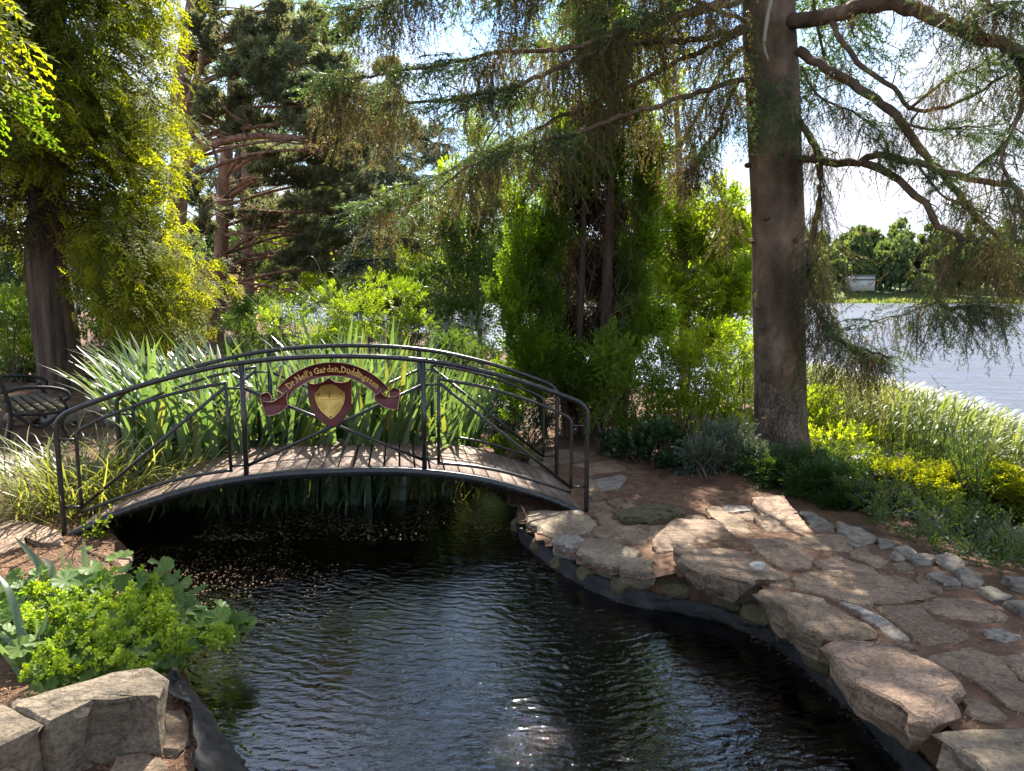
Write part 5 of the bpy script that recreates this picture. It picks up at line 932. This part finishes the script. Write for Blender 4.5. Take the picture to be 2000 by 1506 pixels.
gs=thing('tall_grass','fine arching grass stems rising above the irises','grass',P(560,900,.2)); mb=MB()
for a_,b_ in ((620,500),(640,545),(700,560),(590,550),(575,590),(660,530),(545,585),(690,640),(730,620),(480,560)):
    x0=a_+RG.uniform(10,60); tube(mb,smooth_path([D(x0,720,8),D((x0+a_)/2+12,(b_+690)/2,8),D(a_,b_+15,8),D(a_-18,b_,8),D(a_-34,b_+14,8)],16),np.linspace(.004,.0015,16),3,cap=False)
mb.build('stems',M['sedge'],gs,kind='stuff')
# ---- lime-flowered lady's mantle, front left
al=thing('ladys_mantle','mound of scalloped leaves with frothy lime flowers at the pond edge, front left','plant',P(220,1280,.2))
def T_lobed(seed):
    r=np.random.default_rng(seed); n=27; V=[(0,0,0)]; 
    for i in range(n):
        th_=math.radians(-155+310*i/(n-1)); lob=.86+.14*abs(math.cos(i*math.pi/3.0)); rr_=lob*(1 if i not in(0,n-1) else .55); V.append((rr_*math.sin(th_)*.55,rr_*math.cos(th_)*.55,.10*math.sin(i*math.pi/1.5)*.5+.10*rr_+r.normal()*.012))
    V=np.array(V); V[:,1]+=.0; return V,np.array([(0,i+1,i+2) for i in range(n-1)])
lm=[]
for s in range(8): V,Fc=T_lobed(s); mb=MB(); mb.add(V,Fc,None,RG.uniform(.1,.9)); lm.append(mb.mesh('leaf',M['alch']))
from mathutils import Matrix
def mound(px,py): # surface height of the mound
    return .22
MPX=[(60,1290,.16),(150,1310,.14),(250,1290,.18),(330,1270,.16),(400,1240,.13),(120,1220,.24),(200,1200,.28),(290,1210,.26),(60,1210,.2),(350,1230,.18),(180,1270,.22),(100,1340,.10),(230,1330,.1),(430,1250,.10),(20,1250,.2),(310,1310,.12)]
for k in range(290):
    px,py,h_=MPX[RG.integers(len(MPX))]; q=P(px+RG.normal()*28,py+RG.normal()*16+(14 if k%2 else 0),.2); q[2]=.2+h_*RG.uniform(.3,1.15); o=bpy.data.objects.new('leaf',lm[RG.integers(8)]); COL.objects.link(o); o.parent=al
    s_=RG.uniform(.07,.135); ax=norm(np.array([RG.normal()*.35,-.35+RG.normal()*.35,1])); R=Vector(ax).to_track_quat('Z','Y').to_matrix().to_4x4()@Matrix.Rotation(RG.uniform(0,6.28),4,'Z'); o.matrix_local=Matrix.Translation(Vector(q)-Vector(al.location))@R@Matrix.Diagonal((s_,s_,s_,1))
mb=MB(); fm=MB(); FR=[(lambda r:merge([quadleaf(rdir(1)[0]*.5*RG.random(),rdir(1)[0],.42,.34) for _ in range(16)]))(0) for _ in range(4)]
for (px,py,n_,sp) in ((180,1150,42,50),(250,1160,42,60),(120,1180,26,50),(310,1190,30,35),(160,1200,26,60),(230,1220,30,60),(70,1130,10,14),(320,1150,14,16),(205,1120,14,25),(425,1215,16,16),(290,1120,12,18),(60,1190,16,30),(340,1230,14,30),(90,1270,12,40),(200,1265,14,50)):
    for _ in range(n_):
        q=P(px+RG.normal()*sp*.55,py+100+RG.normal()*sp*.4,.2); tpz=D(px+RG.normal()*sp*.6,py+26+RG.normal()*sp*.38,q[1]+.02); 
        if tpz[2]<.24: tpz[2]=.26+RG.random()*.08
        if RG.random()<.5 and px<400: tube(mb,[q,(q+tpz)/2+RG.normal(size=3)*.01,tpz],.0022,3,cap=False)
        K=5; stampv(fm,FR,tpz+RG.normal(size=(K,3))*.020,frames(rdir(K),rdir(K)),.036*RG.uniform(.6,1.3,K),RG.random(K))
mb.build('flower_stalks',M['alch'],al,kind='stuff'); fm.build('flowers',M['froth'],al,kind='stuff')
# iris leaves front left
def bladeat(t,pts,w,m_,a): 
    pth=smooth_path([D(*q) for q in pts],16); n=16; T_=norm(np.gradient(pth,axis=0)); view=norm(pth-np.array([0,0,H])); side=norm(np.cross(T_,view)+RG.normal(size=3)*.25); nn=np.cross(side,T_); tt=np.linspace(0,1,n); ww=w*np.minimum(1,(.55+tt*2))*(1-tt**5*.97); V=[]
    for i in range(n): V+= [pth[i]-side[i]*ww[i]/2,pth[i]+nn[i]*ww[i]*.12,pth[i]+side[i]*ww[i]/2]
    mb=MB(); mb.add(V,None,[(3*i+k,3*i+k+1,3*i+k+4,3*i+k+3) for i in range(n-1) for k in(0,1)],a); mb.build('leaf',M[m_],t,smooth=True)
ir=thing('iris_plant','young iris with broad ribbed leaves standing left of the lime flowers','plant',P(55,1335,.2))
for pts,w in (([(55,1335,3.05),(45,1250,3.1),(20,1160,3.15),(-6,1120,3.2)],.042),([(60,1335,3.05),(65,1290,3.1),(80,1240,3.15),(95,1190,3.2)],.03),([(50,1335,3.0),(20,1290,3.0),(-20,1240,3.0)],.03),([(58,1335,3.0),(40,1280,3.05),(10,1245,3.1),(-30,1235,3.1)],.026),([(55,1340,3.05),(55,1290,3.1),(50,1225,3.15)],.024),([(62,1338,3.05),(75,1290,3.1),(70,1200,3.15)],.022)): bladeat(ir,pts,w,'iris',RG.random())
ir=thing('iris_plant','iris leaves rising behind the lime flowers toward the bridge foot','plant',P(120,1230,.2))
for pts,w in (([(125,1240,3.7),(105,1170,3.75),(75,1100,3.8),(28,1048,3.9)],.044),([(120,1230,3.7),(110,1160,3.75),(100,1110,3.8),(85,1090,3.85)],.042),([(170,1230,3.7),(168,1150,3.75),(165,1090,3.8),(161,1052,3.85)],.030),([(135,1230,3.65),(136,1160,3.7),(137,1088,3.75)],.042),([(125,1225,3.7),(127,1140,3.75),(121,1068,3.8)],.016),([(100,1235,3.7),(85,1180,3.7),(60,1150,3.7),(38,1138,3.7)],.030),([(182,1230,3.7),(184,1150,3.7),(176,1082,3.75)],.02),([(30,1300,3.4),(45,1230,3.5),(70,1180,3.6)],.03)): bladeat(ir,pts,w,'iris',RG.random())
# small bramble-like seedling at the bridge foot
sdl=thing('seedling','small plant with round pale green leaves growing at the near bridge foot','plant',P(180,1065,.12)); mb=MB(); fm=MB()
for k in range(9):
    e_=D(RG.uniform(160,222),RG.uniform(990,1050),4.95); pt=smooth_path([P(182,1065,.12),(P(182,1065,.12)+e_)/2+RG.normal(size=3)*.02,e_],8); tube(mb,pt,.0025,4,cap=False); K=9; p_,t_,_=along(pt,K,.2); stampv(fm,LEAF,p_,frames(rdir(K)+t_,UPV+rdir(K)*.6),.05*RG.uniform(.6,1.2,K),RG.random(K))
mb.build('stems',M['leafA'],sdl,kind='stuff'); fm.build('leaves',M['leafA'],sdl,kind='stuff')
shrub('fine grey-leaved ground cover at the left edge beside the iris leaves',[(20,1170,3.7,40,28,300),(40,1210,3.5,50,25,300)],'leafG',TWF,.045,3.6,nm='ground_cover_plant',stems=3)
# ---- fallen needles, twigs, floating bits
T1=(np.array([[-.5,0,0],[.5,0,0],[.1,.07,0]]),np.array([(0,1,2)]))
def scatter(nm,K,x0,x1,y0,y1,test,z,s,m_,lab,cat,T_=T1,flat=.12):
    X=RG.uniform(x0,x1,K); Y=RG.uniform(y0,y1,K)
    ok=test(X,Y); X,Y=X[ok],Y[ok]; K=len(X); zz=z(X,Y); az=RG.uniform(0,6.28,K); fm=MB(); x=np.stack([np.cos(az),np.sin(az),RG.normal(size=K)*flat],1); y=np.stack([-np.sin(az),np.cos(az),RG.normal(size=K)*flat],1); R=np.stack([norm(x),norm(y),norm(np.cross(x,y))],-1)
    stamp(fm,T_,np.column_stack([X,Y,zz]),R,s*RG.uniform(.4,1.4,K),RG.random(K)); fm.build(nm,M[m_],kind='stuff',label=lab,cat=cat)
scatter('fallen_needles',60000,-.4,3.3,1.3,9,lambda X,Y:(sdist(X,Y,PATH)<0)&(RG.random(len(X))<.5+.5*vn(X,Y,5)),lambda X,Y:ground(X,Y,False)+.02+RG.random(len(X))*.008,.04,'fallen','brown fallen needles strewn over the paved path','litter')
scatter('fallen_needles',26000,-3.6,-.9,1.2,3.4,lambda X,Y:(sdist(X,Y,POND)>.15)&(Y<2.9),lambda X,Y:np.full(len(X),.268)+RG.random(len(X))*.01,.04,'fallen','orange-brown fallen needles on the near bank below the sandstone blocks','litter')
scatter('fallen_needles',22000,-5,-2.2,3.6,6.6,lambda X,Y:sdist(X,Y,POND)>.1,lambda X,Y:ground(X,Y,False)+.006+RG.random(len(X))*.008,.045,'fallen','brown litter on the ground around the left bridge foot','litter')
scatter('floating_litter',9000,-3.0,0,3.2,5.3,lambda X,Y:(sdist(X,Y,POND)<-.02)&(RG.random(len(X))<np.clip(1.15-np.hypot((X+2.3)/1.25,(Y-4.3)/.95),0,1)),lambda X,Y:np.full(len(X),WATER+.003),.011,'reedhead','small pale flecks and seeds floating on the pond below the bridge','litter',T_=(np.array([[-.5,0,0],[.5,0,0],[.4,.35,0],[-.4,.3,0]]),np.array([(0,1,2),(0,2,3)])),flat=.02)
scatter('floating_litter',7000,-2.4,.3,5.3,7.0,lambda X,Y:(sdist(X,Y,POND)<-.02)&(RG.random(len(X))<.35+.5*vn(X,Y,3)),lambda X,Y:np.full(len(X),WATER+.003),.022,'reedhead','dead leaves and scum floating at the foot of the irises','litter',T_=(np.array([[-.5,0,0],[.5,0,0],[.4,.25,0],[-.4,.2,0]]),np.array([(0,1,2),(0,2,3)])),flat=.02)
scatter('waterline_litter',60000,-.1,1.9,1.2,6.0,lambda X,Y:(sdist(X,Y,POND)<.02)&(sdist(X,Y,POND)>-.07*RG.random(len(X)))&(RG.random(len(X))<.5+.5*vn(X,Y,6)),lambda X,Y:np.full(len(X),WATER+.004)+RG.random(len(X))*.006,.026,'fallen','brown litter and scum collected along the far right waterline of the pond','litter')
# ---- bench at the left
bn=thing('garden_bench','old slatted timber bench with curled dark iron ends, cut by the left edge','bench',P(30,835,.25))
bo=np.array([-5.35,7.85,.25]); bd=norm(np.array([-1.05,1.25,0])); bf=np.array([bd[1],-bd[0],0])*1.0; bf=np.array([.76,.64,0])
for k,zz in enumerate((.42,.52,.62,.72,.80)): mb=MB(); c_=bo+bd*.75-bf*(.06+.02*k)+UPV*(zz-.0); box(mb,c_,(1.5,.03,.07),np.array([bd,bf,UPV]),a=RG.uniform(.3,.9)); mb.build('slat',M['slat'],bn)
for k in range(5): mb=MB(); c_=bo+bd*.75+bf*(.06+.1*k)+UPV*.38; box(mb,c_,(1.5,.07,.03),np.array([bd,bf,UPV]),a=RG.uniform(.3,.9)); mb.build('slat',M['slat'],bn)
for o in (0,1.5):
    s0=bo+bd*o; mb=MB()
    for pts in ([(-.12,.82),(-.03,.4),(-.10,0)],[(-.03,.36),(.3,.34),(.5,.36)],[(.5,.36),(.44,.2),(.52,0)],[(-.08,.6),(.1,.64),(.35,.62),(.5,.57),(.53,.5),(.46,.47),(.44,.53)],[(.46,.47),(.50,.40),(.5,.34)],[(.0,.36),(.22,.2),(.46,.34)],[(-.14,.84),(-.2,.86),(-.22,.8),(-.16,.78)]):
        tube(mb,smooth_path([s0+bf*a_+UPV*b_ for a_,b_ in pts],16),.022,6)
    mb.build('iron_end',M['iron'],bn,smooth=True)
# low kerb wall behind the left bank
wl=thing('low_wall','low dry stone edging wall behind the bench and sedge','wall',D(60,860,9.5))
for k in range(16):
    q=np.array([-9.2+k*.42,8.9+.12*math.sin(k)+k*.05,.32]); boulder('stone',q,(.24,.17,.15),M['stone' if k%2 else 'granite'],wl)
slab('flat_rock',np.array([P(a,b,.42)[:2] for a,b in [(170,775),(215,765),(255,768),(250,800),(160,805)]]),.42,.25,M['stone'],label='weathered brown ledge stone beside the cypress foot above the railing',cat='rock')
# ---- ochre building beyond the pines
bd_=thing('ochre_building','ochre rendered lakeside building with a dark flat roof, glimpsed between pine trunks','building',(-17.5,40,-1))
def wallbox(nm,x0,x1,y0,y1,z0,z1,m_,par): mb=MB(); box(mb,((x0+x1)/2,(y0+y1)/2,(z0+z1)/2),(x1-x0,y1-y0,z1-z0)); return mb.build(nm,M[m_],par)
xa,xb=D(300,550,40)[0],D(457,550,40)[0]; wallbox('wall',xa,xb,40,44,-2,D(0,515,40)[2],'ochre',bd_); wallbox('roof',xa-.3,D(432,500,40)[0],39.8,44.2,D(0,515,40)[2],D(0,502,40)[2],'darkroof',bd_)
wn=wallbox('window',D(385,550,40)[0],D(395,550,40)[0],39.93,39.99,D(0,575,40)[2],D(0,540,40)[2],'darkroof',bd_)
# ---- far shore
fh=thing('boathouse','small whitewashed flat-roofed building on the far shore','building',D(1688,560,318)); Yh=318
x0,x1=D(1664,550,Yh)[0],D(1709,550,Yh)[0]; wallbox('wall',x0,x1,Yh,Yh+7,D(0,568,Yh)[2],D(0,540,Yh)[2],'white',fh); wallbox('roof',x0+1,x1+.3,Yh-.3,Yh+7.3,D(0,540,Yh)[2],D(0,537,Yh)[2],'darkroof',fh); wallbox('ledge',x0+.1,x1+.1,Yh-.5,Yh-.02,D(0,547,Yh)[2],D(0,544.5,Yh)[2],'darkroof',fh)
def T_big(): return merge([quadleaf(np.zeros(3),rdir(1)[0],1,.9,up=rdir(1)[0]) for _ in range(7)])
TB_=[T_big() for _ in range(3)]; fmesh=[]
for s in range(7):
    fm=MB(); nl=14
    for k in range(nl):
        c_=rdir(1)[0]*np.array([.62,.62,.6])*RG.uniform(.3,1)+np.array([0,0,.62]); r=RG.uniform(.22,.36); K=42; v=rdir(K); stampv(fm,TB_,c_+v*r*np.array([1,1,.8]),frames(v+rdir(K)*.6,rdir(K)),.115*RG.uniform(.6,1.3,K),np.clip(.35+.3*v[:,2]+RG.normal()*.15+RG.normal(size=K)*.1,0,1))
    fmesh.append(fm.mesh('crown',M['far']))
tmb=MB(); tube(tmb,[(0,0,-.25),(0,0,.2),(0,0,.6)],[.03,.025,.01],6); tme=tmb.mesh('trunk',M['greybark'])
nf=0
for row,(Y0,n_,h0,h1,xspan) in enumerate(((322,40,10,16,225),(334,46,16,23,245),(352,46,20,27,262),(382,42,23,31,285))):
    for k in range(n_):
        x=-xspan+2*xspan*(k+.5)/n_+RG.normal()*3; y=Y0+RG.normal()*4; hh=RG.uniform(h0,h1)
        if row==0 and 138<x<166: continue
        z=zg(x,y); t=thing('far_tree','rounded green tree in the wood along the far shore','tree',(x,y,z),'trees of the far shore wood'); s=hh*RG.uniform(.75,1.0)
        o=bpy.data.objects.new('crown',fmesh[RG.integers(7)]); COL.objects.link(o); o.parent=t; o.location=(0,0,hh*.12); o.scale=(s*.62,s*.62,hh*.78); o.rotation_euler=(0,0,RG.uniform(0,6.28))
        o=bpy.data.objects.new('trunk',tme); COL.objects.link(o); o.parent=t; o.scale=(hh*.7,hh*.7,hh*.8)
X_=RG.uniform(-230,230,6000); Y_=RG.uniform(301,317,6000); K=len(X_); fm=MB(); stampv(fm,[T_flat(2,.45,.4)],np.stack([X_,Y_,ground(X_,Y_,False)-.2],1),frames(UPV+RG.normal(size=(K,3))*.12,rdir(K)),RG.uniform(1.2,2.4,K),RG.random(K)); fm.build('far_reeds',M['reed'],kind='stuff',label='band of green reeds along the far shore of the loch',cat='reeds')
